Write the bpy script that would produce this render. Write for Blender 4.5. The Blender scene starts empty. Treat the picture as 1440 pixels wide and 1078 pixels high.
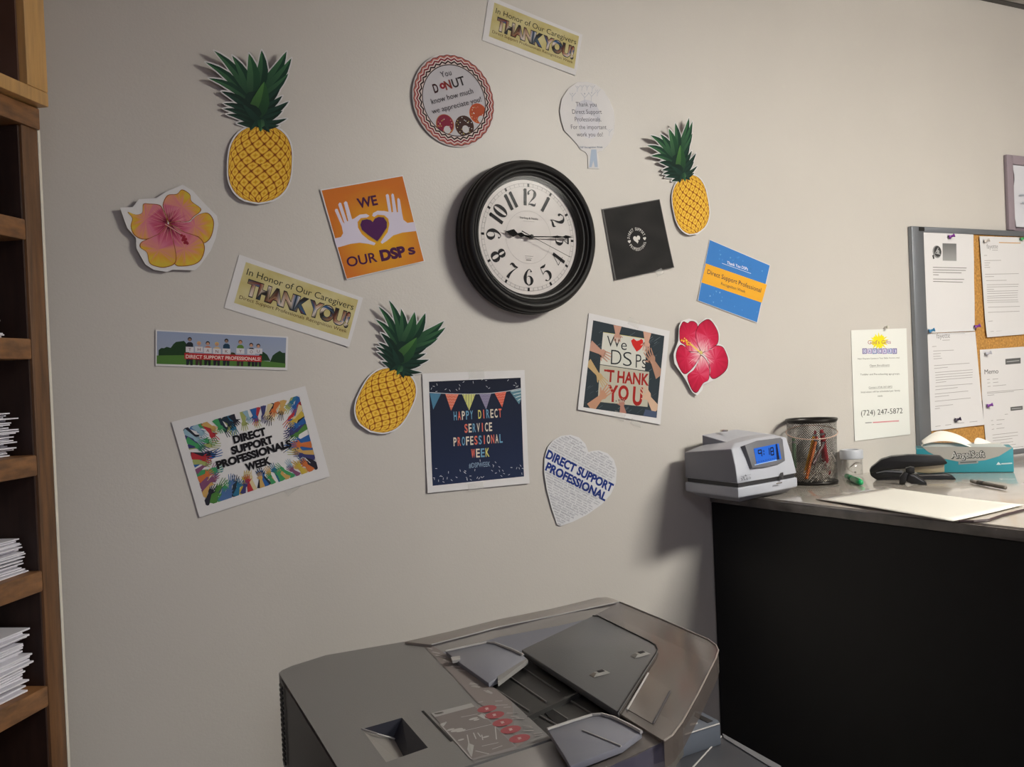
import bpy, bmesh, math, random
from mathutils import Vector, Matrix
from mathutils.geometry import tessellate_polygon
R = math.radians
random.seed(4)
sc = bpy.context.scene
C = sc.collection

# ------------------------------------------------------------------ camera
FPX, YAW, PITCH, ROLL = 1495.0, R(30.1), R(.67), R(2.47)
CAM = Vector((0, -1.9, 1.45))
def _rot():
    cr, sr, cp, sp, cy, sy = math.cos(ROLL), math.sin(ROLL), math.cos(PITCH), math.sin(PITCH), math.cos(YAW), math.sin(YAW)
    M = Matrix(((cy, 0, sy), (0, 1, 0), (-sy, 0, cy))) @ Matrix(((1, 0, 0), (0, cp, sp), (0, -sp, cp))) @ Matrix(((cr, -sr, 0), (sr, cr, 0), (0, 0, 1)))
    return Matrix((M[0], M[2], -M[1]))
RW = _rot()                                     # camera (x right, y down, z forward) -> world
cam = bpy.data.cameras.new('camera'); cam.sensor_width = 36; cam.lens = FPX / 1440 * 36
cam.clip_start = .02
camo = bpy.data.objects.new('camera', cam); C.objects.link(camo)
m3 = Matrix((RW.col[0], -RW.col[1], -RW.col[2])).transposed()
camo.matrix_world = Matrix.Translation(CAM) @ m3.to_4x4()
sc.camera = camo

# ------------------------------------------------------------------ light, world, exposure
sc.view_settings.view_transform = 'Standard'; sc.view_settings.look = 'None'
sc.view_settings.gamma = 1; sc.view_settings.use_curve_mapping = False
sc.view_settings.exposure = 0
w = bpy.data.worlds.new('world'); sc.world = w; w.use_nodes = True
w.node_tree.nodes['Background'].inputs[0].default_value = (.82, .74, 1, 1)
w.node_tree.nodes['Background'].inputs[1].default_value = .33
def area(name, loc, sx, sy, power, col, rot=(0, 0, 0)):
    l = bpy.data.lights.new(name, 'AREA'); l.shape = 'RECTANGLE'; l.size = sx; l.size_y = sy; l.energy = power; l.color = col
    o = bpy.data.objects.new(name, l); C.objects.link(o); o.location = loc; o.rotation_euler = rot
    return o
LX, LY = 2.20, -1.82
area('fill_light', (-.1, -3.2, 2.405), .55, 1.1, 19, (.86, .92, 1))  # unseen cool fill light, added to lift the dimmer parts of the room
LAMP = 84            # radiance of the wrap-around fixture over the counter

# ------------------------------------------------------------------ rays of the photograph onto real planes
def ray(x, y): return RW @ Vector(((x - 720) / FPX, (y - 539) / FPX, 1))
def hit(x, y, p, n):
    d = ray(x, y); return CAM + d * ((p - CAM).dot(n) / d.dot(n))
def W(x, y, off=0): return hit(x, y, Vector((0, -off, 0)), Vector((0, 1, 0)))
def H(x, y, z): return hit(x, y, Vector((0, 0, z)), Vector((0, 0, 1)))
def crop(ox, oy, s): return lambda *a: [(ox + x / s, oy + y / s) for x, y in a]

# ------------------------------------------------------------------ colour and materials
def lin(c):
    if isinstance(c, str):
        c = c.lstrip('#'); c = tuple(int(c[i:i + 2], 16) / 255 for i in (0, 2, 4))
        return tuple(x / 12.92 if x <= .04045 else ((x + .055) / 1.055) ** 2.4 for x in c)
    return c
MATS = {}
def mat(name, col, rough=.6, metal=0, bump=0, bscale=200, var=0, vscale=8, spec=.5, wood=False, coat=0):
    if name in MATS: return MATS[name]
    m = bpy.data.materials.new(name); m.use_nodes = True; nt = m.node_tree; b = nt.nodes['Principled BSDF']
    c = lin(col); b.inputs['Base Color'].default_value = (*c, 1); b.inputs['Roughness'].default_value = rough
    b.inputs['Metallic'].default_value = metal; b.inputs['Specular IOR Level'].default_value = spec
    b.inputs['Coat Weight'].default_value = coat
    tc = nt.nodes.new('ShaderNodeTexCoord')
    if wood or var:
        n = nt.nodes.new('ShaderNodeTexNoise'); n.inputs['Scale'].default_value = vscale; n.inputs['Detail'].default_value = 6
        src = tc.outputs['Object']
        if wood:
            mp = nt.nodes.new('ShaderNodeMapping'); mp.inputs['Scale'].default_value = wood
            nt.links.new(src, mp.inputs[0]); src = mp.outputs[0]
        nt.links.new(src, n.inputs['Vector'])
        r = nt.nodes.new('ShaderNodeValToRGB'); r.color_ramp.elements[0].position = .3; r.color_ramp.elements[1].position = .7
        r.color_ramp.elements[0].color = (*[x * (1 - var) for x in c], 1); r.color_ramp.elements[1].color = (*[min(1, x * (1 + var)) for x in c], 1)
        nt.links.new(n.outputs['Fac'], r.inputs[0]); nt.links.new(r.outputs[0], b.inputs['Base Color'])
    if bump:
        n2 = nt.nodes.new('ShaderNodeTexNoise'); n2.inputs['Scale'].default_value = bscale; n2.inputs['Detail'].default_value = 3
        nt.links.new(tc.outputs['Object'], n2.inputs['Vector'])
        bp = nt.nodes.new('ShaderNodeBump'); bp.inputs['Strength'].default_value = bump; bp.inputs['Distance'].default_value = .002
        nt.links.new(n2.outputs['Fac'], bp.inputs['Height']); nt.links.new(bp.outputs[0], b.inputs['Normal'])
    MATS[name] = m; return m
def clear(name, tint=(1, 1, 1), gloss=.08, rough=.03, diff=0, dcol=(1, 1, 1)):
    if name in MATS: return MATS[name]
    m = bpy.data.materials.new(name); m.use_nodes = True; nt = m.node_tree; nt.nodes.clear()
    out = nt.nodes.new('ShaderNodeOutputMaterial'); t = nt.nodes.new('ShaderNodeBsdfTransparent'); t.inputs[0].default_value = (*tint, 1)
    g = nt.nodes.new('ShaderNodeBsdfGlossy'); g.inputs['Roughness'].default_value = rough
    lw = nt.nodes.new('ShaderNodeLayerWeight'); lw.inputs[0].default_value = .5
    pw = nt.nodes.new('ShaderNodeMath'); pw.operation = 'POWER'; pw.inputs[1].default_value = 4; nt.links.new(lw.outputs['Facing'], pw.inputs[0])
    a = nt.nodes.new('ShaderNodeMath'); a.operation = 'MULTIPLY_ADD'; a.inputs[1].default_value = .6; a.inputs[2].default_value = gloss; nt.links.new(pw.outputs[0], a.inputs[0])
    mx = nt.nodes.new('ShaderNodeMixShader'); nt.links.new(a.outputs[0], mx.inputs[0])
    src = t.outputs[0]
    if diff:
        d = nt.nodes.new('ShaderNodeBsdfDiffuse'); d.inputs[0].default_value = (*dcol, 1)
        m2 = nt.nodes.new('ShaderNodeMixShader'); m2.inputs[0].default_value = diff
        nt.links.new(t.outputs[0], m2.inputs[1]); nt.links.new(d.outputs[0], m2.inputs[2]); src = m2.outputs[0]
    nt.links.new(src, mx.inputs[1]); nt.links.new(g.outputs[0], mx.inputs[2]); nt.links.new(mx.outputs[0], out.inputs[0])
    MATS[name] = m; return m
def ink():
    if 'printed_ink' in MATS: return MATS['printed_ink']
    m = bpy.data.materials.new('printed_ink'); m.use_nodes = True; nt = m.node_tree; b = nt.nodes['Principled BSDF']
    a = nt.nodes.new('ShaderNodeVertexColor'); a.layer_name = 'Col'; nt.links.new(a.outputs[0], b.inputs['Base Color'])
    b.inputs['Roughness'].default_value = .6; b.inputs['Specular IOR Level'].default_value = .15
    MATS['printed_ink'] = m; return m
PAPER = mat('white_paper', '#d3d1d2', .6, bump=.15, bscale=60, spec=.3)
WALLM = mat('greige_wall_paint', '#c2bdb7', .42, bump=.11, bscale=260, var=.03, vscale=3, spec=.4)

# ------------------------------------------------------------------ objects
def link(name, me, m=None, parent=None, smooth=False):
    o = bpy.data.objects.new(name, me); C.objects.link(o)
    if m is not None:
        for x in (m if isinstance(m, (list, tuple)) else [m]): me.materials.append(x)
    if smooth:
        for p in me.polygons: p.use_smooth = True
    if parent is not None:
        o.parent = parent
    return o
def thing(name, label, cat, loc=(0, 0, 0), group=None, rot=None):
    o = bpy.data.objects.new(name, None); C.objects.link(o); o.location = loc; o.empty_display_size = .03
    if rot: o.rotation_euler = rot
    o['label'] = label; o['category'] = cat
    if group: o['group'] = group
    return o
def tag(o, label, cat, group=None):
    o['label'] = label; o['category'] = cat
    if group: o['group'] = group
    return o
def wloc(o):
    v = Vector((0, 0, 0))
    while o is not None: v = v + o.location; o = o.parent
    return v
class MB:
    """mesh builder in world coordinates; build() stores them relative to the parent's location"""
    def __init__(s): s.v = []; s.f = []; s.mi = []; s.cur = 0
    def add(s, vs, fs):
        n = len(s.v); s.v += [Vector(p) for p in vs]; s.f += [tuple(i + n for i in f) for f in fs]; s.mi += [s.cur] * len(fs); return s
    def box(s, a, b):
        x0, y0, z0 = a; x1, y1, z1 = b
        return s.add([(x0, y0, z0), (x1, y0, z0), (x1, y1, z0), (x0, y1, z0), (x0, y0, z1), (x1, y0, z1), (x1, y1, z1), (x0, y1, z1)],
                     [(3, 2, 1, 0), (4, 5, 6, 7), (0, 1, 5, 4), (1, 2, 6, 5), (2, 3, 7, 6), (3, 0, 4, 7)])
    def obox(s, o, ax, ay, az):
        o, ax, ay, az = map(Vector, (o, ax, ay, az))
        return s.add([o, o + ax, o + ax + ay, o + ay, o + az, o + ax + az, o + ax + ay + az, o + ay + az],
                     [(3, 2, 1, 0), (4, 5, 6, 7), (0, 1, 5, 4), (1, 2, 6, 5), (2, 3, 7, 6), (3, 0, 4, 7)])
    def prism(s, pts, d):
        """closed polygon pts (3D) extruded by vector d"""
        pts = [Vector(p) for p in pts]; d = Vector(d); n = len(pts)
        tr = [tuple(t) for t in tessellate_polygon([pts])]
        s.add(pts + [p + d for p in pts], tr + [tuple(i + n for i in reversed(t)) for t in tr] + [(i, (i + 1) % n, (i + 1) % n + n, i + n) for i in range(n)])
        return s
    def loft(s, rings, cap=True, close=True):
        n = len(rings[0]); vs = [p for r in rings for p in r]; fs = []
        for k in range(len(rings) - 1):
            for i in range(n if close else n - 1):
                j = (i + 1) % n; fs.append((k * n + i, k * n + j, (k + 1) * n + j, (k + 1) * n + i))
        if cap: fs.append(tuple(range(n))[::-1]); fs.append(tuple(range((len(rings) - 1) * n, len(rings) * n)))
        return s.add(vs, fs)
    def tube(s, path, r, n=8, cap=True):
        path = [Vector(p) for p in path]; rings = []
        for i, p in enumerate(path):
            t = (path[min(i + 1, len(path) - 1)] - path[max(i - 1, 0)]).normalized()
            a = t.cross(Vector((0, 0, 1)));
            if a.length < .05: a = t.cross(Vector((1, 0, 0)))
            a.normalize(); b = t.cross(a); rr = r[i] if isinstance(r, (list, tuple)) else r
            rings.append([p + a * math.cos(2 * math.pi * k / n) * rr + b * math.sin(2 * math.pi * k / n) * rr for k in range(n)])
        return s.loft(rings, cap)
    def lathe(s, prof, c=(0, 0, 0), n=64, cap=False, M=None):
        """profile (r, z) about the z axis of matrix M"""
        M = M or Matrix.Identity(3); c = Vector(c)
        rings = [[c + M @ Vector((r * math.cos(2 * math.pi * k / n), r * math.sin(2 * math.pi * k / n), z)) for k in range(n)] for r, z in prof]
        return s.loft(rings, cap)
    def build(s, name, m, parent=None, smooth=False, bevel=0, seg=2, fix=True, auto=None):
        off = wloc(parent)
        me = bpy.data.meshes.new(name)
        loc = Vector((0, 0, 0))
        if parent is None:
            lo = [min(p[i] for p in s.v) for i in range(3)]; hi = [max(p[i] for p in s.v) for i in range(3)]
            loc = Vector(((lo[0] + hi[0]) / 2, (lo[1] + hi[1]) / 2, lo[2])); off = loc
        me.from_pydata([p - off for p in s.v], [], s.f)
        me.polygons.foreach_set('material_index', s.mi)
        if fix or bevel:
            bm = bmesh.new(); bm.from_mesh(me)
            bmesh.ops.remove_doubles(bm, verts=bm.verts, dist=1e-5)
            bmesh.ops.recalc_face_normals(bm, faces=bm.faces)
            if bevel:
                es = [e for e in bm.edges if len(e.link_faces) == 2 and e.calc_face_angle(0) > .5]
                bmesh.ops.bevel(bm, geom=es, offset=bevel, segments=seg, profile=.5, affect='EDGES', clamp_overlap=True)
            bm.to_mesh(me); bm.free()
        o = link(name, me, m, parent, smooth)
        if auto or bevel:
            for p in me.polygons: p.use_smooth = True
            try: me.set_sharp_from_angle(angle=R(auto or 32))
            except Exception: pass
        if parent is None: o.location = loc
        return o
def struct(o): o['kind'] = 'structure'; return o

# ------------------------------------------------------------------ text as flat geometry
_TG = {}
def text_geo(s, bold=0, spacing=1.0, res=4):
    k = (s, bold, spacing)
    if k in _TG: return _TG[k]
    cu = bpy.data.curves.new('t', 'FONT'); cu.body = s; cu.offset = bold; cu.resolution_u = res; cu.space_character = spacing; cu.fill_mode = 'FRONT'
    ob = bpy.data.objects.new('t', cu); me = ob.to_mesh()
    vs = [(v.co.x, v.co.y) for v in me.vertices]; fs = [tuple(p.vertices) for p in me.polygons]
    ob.to_mesh_clear(); bpy.data.objects.remove(ob); bpy.data.curves.remove(cu)
    _TG[k] = (vs, fs); return _TG[k]
CAPH = max(v[1] for v in text_geo('H')[0])

class Surf:
    """a flat or slightly curled surface; u, v in metres from the origin O"""
    def __init__(s, O, U, V, curl=None, base=.0):
        s.O = Vector(O); s.U = Vector(U).normalized(); s.V = Vector(V); s.V = (s.V - s.U * s.V.dot(s.U)).normalized(); s.N = s.U.cross(s.V)
        s.curl = curl; s.base = base
    def uv(s, q):
        p = hit(q[0], q[1], s.O + s.N * s.base, s.N) - s.O; return (p.dot(s.U), p.dot(s.V))
    def P(s, u, v, h=0):
        c = s.curl(u, v) if s.curl else 0
        return s.U * u + s.V * v + s.N * (s.base + c + h)      # relative to O
class Art:
    STEP = .00006
    def __init__(s, surf, maxlen=None): s.s = surf; s.v = []; s.f = []; s.c = []; s.maxlen = maxlen or (.014 if surf.curl else 1e9); s.layer = 1
    def _tri(s, a, b, c, ca, cb, cc, d=0):
        L = [math.dist(a, b), math.dist(b, c), math.dist(c, a)]; m = max(L)
        if m > s.maxlen and d < 9:
            i = L.index(m); P = [(a, ca), (b, cb), (c, cc)]; P = P[i:] + P[:i]
            (p, cp), (q, cq), (r, cr_) = P; mid = ((p[0] + q[0]) / 2, (p[1] + q[1]) / 2); cm = tuple((x + y) / 2 for x, y in zip(cp, cq))
            s._tri(p, mid, r, cp, cm, cr_, d + 1); s._tri(mid, q, r, cm, cq, cr_, d + 1); return
        n = len(s.v); h = s.layer * s.STEP
        s.v += [s.s.P(*a, h), s.s.P(*b, h), s.s.P(*c, h)]; s.f.append((n, n + 1, n + 2)); s.c += [ca, cb, cc]
    def tri(s, a, b, c, ca, cb=None, cc=None):
        if (b[0] - a[0]) * (c[1] - a[1]) - (b[1] - a[1]) * (c[0] - a[0]) < 0: b, c, cb, cc = c, b, cc, cb
        s._tri(a, b, c, ca, cb or ca, cc or ca)
    def up(s, n=1): s.layer += n; return s
    # --- shapes in uv
    def poly(s, pts, col, uv=False, colfn=None):
        P = pts if uv else [s.s.uv(q) for q in pts]; c = lin(col) if col else None
        for t in tessellate_polygon([[Vector((p[0], p[1], 0)) for p in P]]):
            a, b, d = (P[i] for i in t)
            if colfn: s.tri(a, b, d, colfn(*a), colfn(*b), colfn(*d))
            else: s.tri(a, b, d, c)
        return s
    def quad(s, pts, nx, ny, colfn, uv=False):
        P = pts if uv else [s.s.uv(q) for q in pts]          # order: tl, tr, br, bl
        def at(i, j):
            a, b = i / nx, j / ny
            return tuple((P[0][k] * (1 - a) + P[1][k] * a) * (1 - b) + (P[3][k] * (1 - a) + P[2][k] * a) * b for k in (0, 1))
        for i in range(nx):
            for j in range(ny):
                q = [at(i, j), at(i + 1, j), at(i + 1, j + 1), at(i, j + 1)]; cs = [colfn(x / nx, y / ny) for x, y in ((i, j), (i + 1, j), (i + 1, j + 1), (i, j + 1))]
                s.tri(q[0], q[1], q[2], cs[0], cs[1], cs[2]); s.tri(q[0], q[2], q[3], cs[0], cs[2], cs[3])
        return s
    def disc(s, q, rx, col, ry=None, n=20, uv=False, rot=0):
        c = q if uv else s.s.uv(q); ry = ry or rx
        s.poly([(c[0] + rx * math.cos(t) * math.cos(rot) - ry * math.sin(t) * math.sin(rot), c[1] + rx * math.cos(t) * math.sin(rot) + ry * math.sin(t) * math.cos(rot)) for t in (2 * math.pi * k / n for k in range(n))], col, uv=True); return s
    def line(s, pts, wd, col, uv=False, w2=None):
        P = pts if uv else [s.s.uv(q) for q in pts]; L = []; Rr = []
        for i, p in enumerate(P):
            a, b = P[max(i - 1, 0)], P[min(i + 1, len(P) - 1)]; d = math.dist(a, b) or 1; nx, ny = -(b[1] - a[1]) / d, (b[0] - a[0]) / d
            ww = (wd[i] if isinstance(wd, (list, tuple)) else wd) / 2
            L.append((p[0] + nx * ww, p[1] + ny * ww)); Rr.append((p[0] - nx * ww, p[1] - ny * ww))
        c = lin(col)
        for i in range(len(P) - 1):
            s.tri(L[i], L[i + 1], Rr[i + 1], c); s.tri(L[i], Rr[i + 1], Rr[i], c)
        return s
    def text(s, t, A, B, hpx, col, bold=0, spacing=1., shear=0, colfn=None, uv=False):
        """baseline runs from A to B (photo pixels or uv); hpx = height of a capital (pixels or metres)"""
        vs, fs = text_geo(t, bold, spacing)
        if not vs: return s
        if uv: a, b, h = A, B, hpx
        else:
            a, b = s.s.uv(A), s.s.uv(B); mx, my = (A[0] + B[0]) / 2, (A[1] + B[1]) / 2
            p, q = s.s.uv((mx, my)), s.s.uv((mx, my - hpx)); d = Vector((b[0] - a[0], b[1] - a[1])).normalized()
            h = abs((q[0] - p[0]) * -d.y + (q[1] - p[1]) * d.x)
        x0 = min(v[0] for v in vs); x1 = max(v[0] for v in vs); L = math.dist(a, b); dx, dy = (b[0] - a[0]) / L, (b[1] - a[1]) / L
        def T(v):
            x = (v[0] - x0) / (x1 - x0) * L; y = v[1] / CAPH * h; x += y * shear
            return (a[0] + dx * x - dy * y, a[1] + dy * x + dx * y)
        Q = [T(v) for v in vs]; c = lin(col) if col else None
        for f in fs:
            for k in range(1, len(f) - 1):
                i, j, l = f[0], f[k], f[k + 1]
                if colfn: s.tri(Q[i], Q[j], Q[l], colfn(*Q[i]), colfn(*Q[j]), colfn(*Q[l]))
                else: s.tri(Q[i], Q[j], Q[l], c)
        return s
    def letters(s, t, A, B, hpx, cols, bold=.01, fill=.78):
        """one letter per cell, each its own colour"""
        n = len(t); P = lambda k: (A[0] + (B[0] - A[0]) * k, A[1] + (B[1] - A[1]) * k); j = 0
        for i, ch in enumerate(t):
            if ch == ' ': continue
            e = (1 - fill) / 2; wfac = .3 if ch in 'I1!' else 1; e = .5 - fill / 2 * wfac
            s.text(ch, P((i + e) / n), P((i + 1 - e) / n), hpx, cols[j % len(cols)], bold); j += 1
        return s
    def arc_text(s, t, c, r, h, a0, a1, col, inward=False, bold=0, fill=.8):
        """letters on a circle about uv centre c; angles in degrees clockwise from 12 o'clock"""
        n = len(t)
        for i, ch in enumerate(t):
            if ch == ' ': continue
            a = R(a0 + (a1 - a0) * (i + .5) / n); wd = abs(R(a1 - a0)) * r / n * fill * (.35 if ch in 'I' else 1)
            rad = Vector((math.sin(a), math.cos(a))); tan = Vector((math.cos(a), -math.sin(a)))
            if inward: tan = -tan; base = Vector(c) + rad * (r + h)
            else: base = Vector(c) + rad * r
            s.text(ch, tuple(base - tan * wd / 2), tuple(base + tan * wd / 2), h, col, bold, uv=True)
        return s
    def build(s, name, parent):
        me = bpy.data.meshes.new(name); me.from_pydata(s.v, [], s.f)
        a = me.color_attributes.new('Col', 'FLOAT_COLOR', 'POINT')
        a.data.foreach_set('color', [x for c in s.c for x in (*c[:3], 1)])
        o = link(name, me, ink(), parent); o.location = s.s.O - wloc(parent); return o

# curl shapes
def curl_corner(su, sv, k, w, h):
    return lambda u, v: k * (max(0, su * u / w + sv * v / h) ** 2)
def bow(k): return lambda u, v: k * (u * u + v * v)

class Sheet:
    """a sheet of paper on the wall; corners in photo pixels tl, tr, br, bl"""
    def __init__(s, name, label, corners=None, center=None, updir=None, off=.0012, curl=None, cat='poster', group=None, plane=0., outline=None, margin=0):
        pts = corners or outline; P3 = [W(x, y, plane + off) for x, y in pts]
        if corners:
            c = sum(P3, Vector()) / 4; U = (P3[1] - P3[0]) + (P3[2] - P3[3])
        else:
            c = W(*center, plane + off); U = W(*updir, plane + off) - c; U = Vector((U.z, 0, -U.x))
        c.y = -plane; U.y = 0; U.normalize(); V = Vector((-U.z, 0, U.x))
        if V.z < 0 and corners: V = -V
        s.ob = thing(name, label, cat, c, group); s.surf = Surf(c, U, V, curl, off)
        s.uv = [s.surf.uv(q) for q in pts]; s.art = Art(s.surf)
        if corners:
            s.w = (math.dist(s.uv[0], s.uv[1]) + math.dist(s.uv[2], s.uv[3])) / 2; s.h = (math.dist(s.uv[1], s.uv[2]) + math.dist(s.uv[3], s.uv[0])) / 2
    def back(s, col=None, name='paper', thick=.0003, nx=14, ny=14, m=None):
        mb = MB(); P = s.uv; th = thick
        if len(P) == 4:
            def at(i, j, h):
                a, b = i / nx, j / ny; u, v = ((P[0][k] * (1 - a) + P[1][k] * a) * (1 - b) + (P[3][k] * (1 - a) + P[2][k] * a) * b for k in (0, 1)); return s.surf.P(u, v, h)
            for h, fl in ((0, 0), (-th, 1)):
                vs = [at(i, j, h) for j in range(ny + 1) for i in range(nx + 1)]; fs = []
                for j in range(ny):
                    for i in range(nx):
                        q = (j * (nx + 1) + i, (j + 1) * (nx + 1) + i, (j + 1) * (nx + 1) + i + 1, j * (nx + 1) + i + 1); fs.append(q[::-1] if fl else q)
                mb.add(vs, fs)
            rim = [(i, 0) for i in range(nx)] + [(nx, j) for j in range(ny)] + [(i, ny) for i in range(nx, 0, -1)] + [(0, j) for j in range(ny, 0, -1)]
            mb.loft([[at(i, j, 0) for i, j in rim], [at(i, j, -th) for i, j in rim]], cap=False)
        me = bpy.data.meshes.new(name); me.from_pydata(mb.v, [], mb.f)
        return link(name, me, m or (PAPER if col is None else mat('paper_' + col.strip('#'), col, .6)), s.ob, smooth=False)
    def cut(s, outlines, name='paper', thick=.0004, m=None, maxlen=.012):
        """paper cut to several overlapping outlines (uv)"""
        a = Art(s.surf, maxlen if s.surf.curl else 1e9); a.layer = 0; mb = MB()
        for o in outlines:
            a.poly(o, '#ffffff', uv=True)
        mb.add(a.v, a.f)
        for o in outlines:
            o2 = []
            for i in range(len(o)):
                p, q = o[i], o[(i + 1) % len(o)]; k = max(1, int(math.dist(p, q) / .012) if s.surf.curl else 1)
                o2 += [(p[0] + (q[0] - p[0]) * t / k, p[1] + (q[1] - p[1]) * t / k) for t in range(k)]
            mb.loft([[s.surf.P(*p, 0) for p in o2], [s.surf.P(*p, -thick) for p in o2]], cap=False)
        me = bpy.data.meshes.new(name); me.from_pydata(mb.v, [], mb.f)
        return link(name, me, m or PAPER, s.ob)
    def done(s, name='printed_design'): return s.art.build(name, s.ob)
def tape(sheet, q, w_, h_, rot=0):
    u, v = sheet.surf.uv(q); m = clear('sticky_tape', (.97, .97, .96), .03, .3, .18, (.85, .84, .82)); a = Art(sheet.surf, .012 if sheet.surf.curl else 1e9); a.layer = 0
    base = sheet.surf.curl; c, s_ = math.cos(rot), math.sin(rot)
    pts = [(u + x * c - y * s_, v + x * s_ + y * c) for x, y in ((-w_ / 2, -h_ / 2), (w_ / 2, -h_ / 2), (w_ / 2, h_ / 2), (-w_ / 2, h_ / 2))]
    a.layer = 12; a.poly(pts, '#ffffff', uv=True)
    me = bpy.data.meshes.new('tape'); me.from_pydata(a.v, [], a.f); return link('tape', me, m, sheet.ob)
def smooth_pts(P, n=4, closed=True):
    out = []; N = len(P)
    for i in range(N if closed else N - 1):
        g = lambda k: P[k % N] if closed else P[min(max(k, 0), N - 1)]
        p0, p1, p2, p3 = g(i - 1), g(i), g(i + 1), g(i + 2)
        for j in range(n):
            t = j / n
            out.append(tuple(.5 * (2 * p1[k] + (p2[k] - p0[k]) * t + (2 * p0[k] - 5 * p1[k] + 4 * p2[k] - p3[k]) * t * t + (3 * p1[k] - p0[k] - 3 * p2[k] + p3[k]) * t ** 3) for k in range(len(p1))))
    if not closed: out.append(P[-1])
    return out
def mixc(a, b, t): t = min(1, max(0, t)); return tuple(x * (1 - t) + y * t for x, y in zip(a, b))
def ramp(stops):
    st = [(p, lin(c)) for p, c in stops]
    def f(t):
        for (p0, c0), (p1, c1) in zip(st, st[1:]):
            if t <= p1: return mixc(c0, c1, (t - p0) / (p1 - p0))
        return st[-1][1]
    return f

# =================================================================== THE ROOM
CEIL = 2.48 * .95 + 1.45 * .05
CEIL = 1.45 + (2.483 - 1.45) * .95
mb = MB().box((-.35, 0, 0), (4.6, .12, CEIL)); struct(mb.build('wall_back', WALLM))
mb = MB().box((-4, -6, -.1), (4.6, .12, 0)); struct(mb.build('floor', mat('floor_vinyl', '#8a8078', .5, var=.1)))
ceil = MB().box((-4, -6, CEIL), (4.6, .12, CEIL + .1)); struct(ceil.build('ceiling', mat('ceiling_tile', '#bdbab6', .9, bump=.6, bscale=300, var=.1, vscale=200)))
mb = MB().box((4.5, -6, 0), (4.6, 0, CEIL)); struct(mb.build('wall_right', WALLM))
# metal angle that carries the ceiling tiles along the wall
mb = MB().box((.3, -.022, CEIL - .004), (4.5, -.0005, CEIL - .0005)); struct(mb.build('trim_1', mat('ceiling_angle_metal', '#3a3836', .5)))
# fixture around the main lamp
t = thing('ceiling_light', 'wrap-around fluorescent ceiling light mounted above the counter', 'light', (LX, LY, CEIL - .001))
lens = bpy.data.materials.new('lamp_lens'); lens.use_nodes = True; b_ = lens.node_tree.nodes['Principled BSDF']
b_.inputs['Emission Color'].default_value = (1, .965, .87, 1); b_.inputs['Emission Strength'].default_value = LAMP
MB().box((LX - .40, LY - .17, CEIL - .03), (LX + .40, LY + .17, CEIL - .001)).build('housing', mat('white_enamel', '#dddddd', .4), t)
MB().box((LX - .37, LY - .15, CEIL - .11), (LX + .37, LY + .15, CEIL - .031)).build('lens', lens, t)
for sx in (-1, 1): MB().box((LX + sx * .385 - .012, LY - .16, CEIL - .115), (LX + sx * .385 + .012, LY + .16, CEIL - .031)).build('end_cap', mat('white_enamel', '#dddddd', .4), t)

# bookcase placed at an angle, its back to a slanted wall
DV = Vector((math.sin(R(38)), math.cos(R(38)), 0)); NV = Vector((DV.y, -DV.x, 0))    # along the front, out of the front
BP = Vector((.197, -.20, 0))
def BF(x, y, off=0): return hit(x, y, BP + NV * off, NV)
bx0 = BP - DV * 1.75 - NV * .315
mb = MB().obox(BP + DV * .35 - NV * .315 - Vector((0, 0, 0)), -DV * 3.2, -NV * .1, (0, 0, CEIL))
struct(mb.build('wall_left', WALLM))
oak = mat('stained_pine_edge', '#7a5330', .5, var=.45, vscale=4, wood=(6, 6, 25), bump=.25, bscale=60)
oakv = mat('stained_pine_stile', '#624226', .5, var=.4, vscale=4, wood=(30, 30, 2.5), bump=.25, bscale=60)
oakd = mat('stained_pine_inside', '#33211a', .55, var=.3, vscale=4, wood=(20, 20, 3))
pine = mat('light_pine', '#b98f56', .45, var=.18, vscale=4, wood=(25, 25, 2.5))
BW = 1.25; BD = .30; ST = .040
ztop = BF(52, 153).z
bc = thing('bookcase', 'dark-stained wooden bookcase of open paper shelves at the left edge', 'bookcase', BP.copy())
def bboard(mb, d0, d1, n0, n1, z0, z1):
    return mb.obox(BP + DV * d0 + NV * n0 + Vector((0, 0, z0)), DV * (d1 - d0), NV * (n1 - n0), (0, 0, z1 - z0))
bboard(MB(), -ST, 0, -BD, 0, 0, ztop - .03).build('side_panel', oakv, bc, bevel=.0015)
bboard(MB(), -BW, -BW + ST, -BD, 0, 0, ztop - .03).build('side_panel', oakv, bc, bevel=.0015)
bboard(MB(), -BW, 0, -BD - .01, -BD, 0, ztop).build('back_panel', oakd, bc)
bboard(MB(), -BW, .002, -BD, .004, ztop - .032, ztop).build('top_board', oak, bc, bevel=.002)
shelf_z = []
for yt, yb, xx in ((309, 337, 39), (476, 503, 45), (639, 667, 53), (800, 838, 64), (961, 990, 71), (1130, 1165, 78), (1310, 1345, 90)):
    zt, zb = BF(xx, yt).z, BF(xx, yb).z; shelf_z.append(zt)
    bboard(MB(), -BW + ST, -ST - .002, -BD, .001, zt - .030, zt).build('shelf', oak, bc, bevel=.0025)
bboard(MB(), -ST - .004, -ST, -BD + .002, -.004, .05, ztop - .034).build('inner_lining', oakd, bc)
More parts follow.
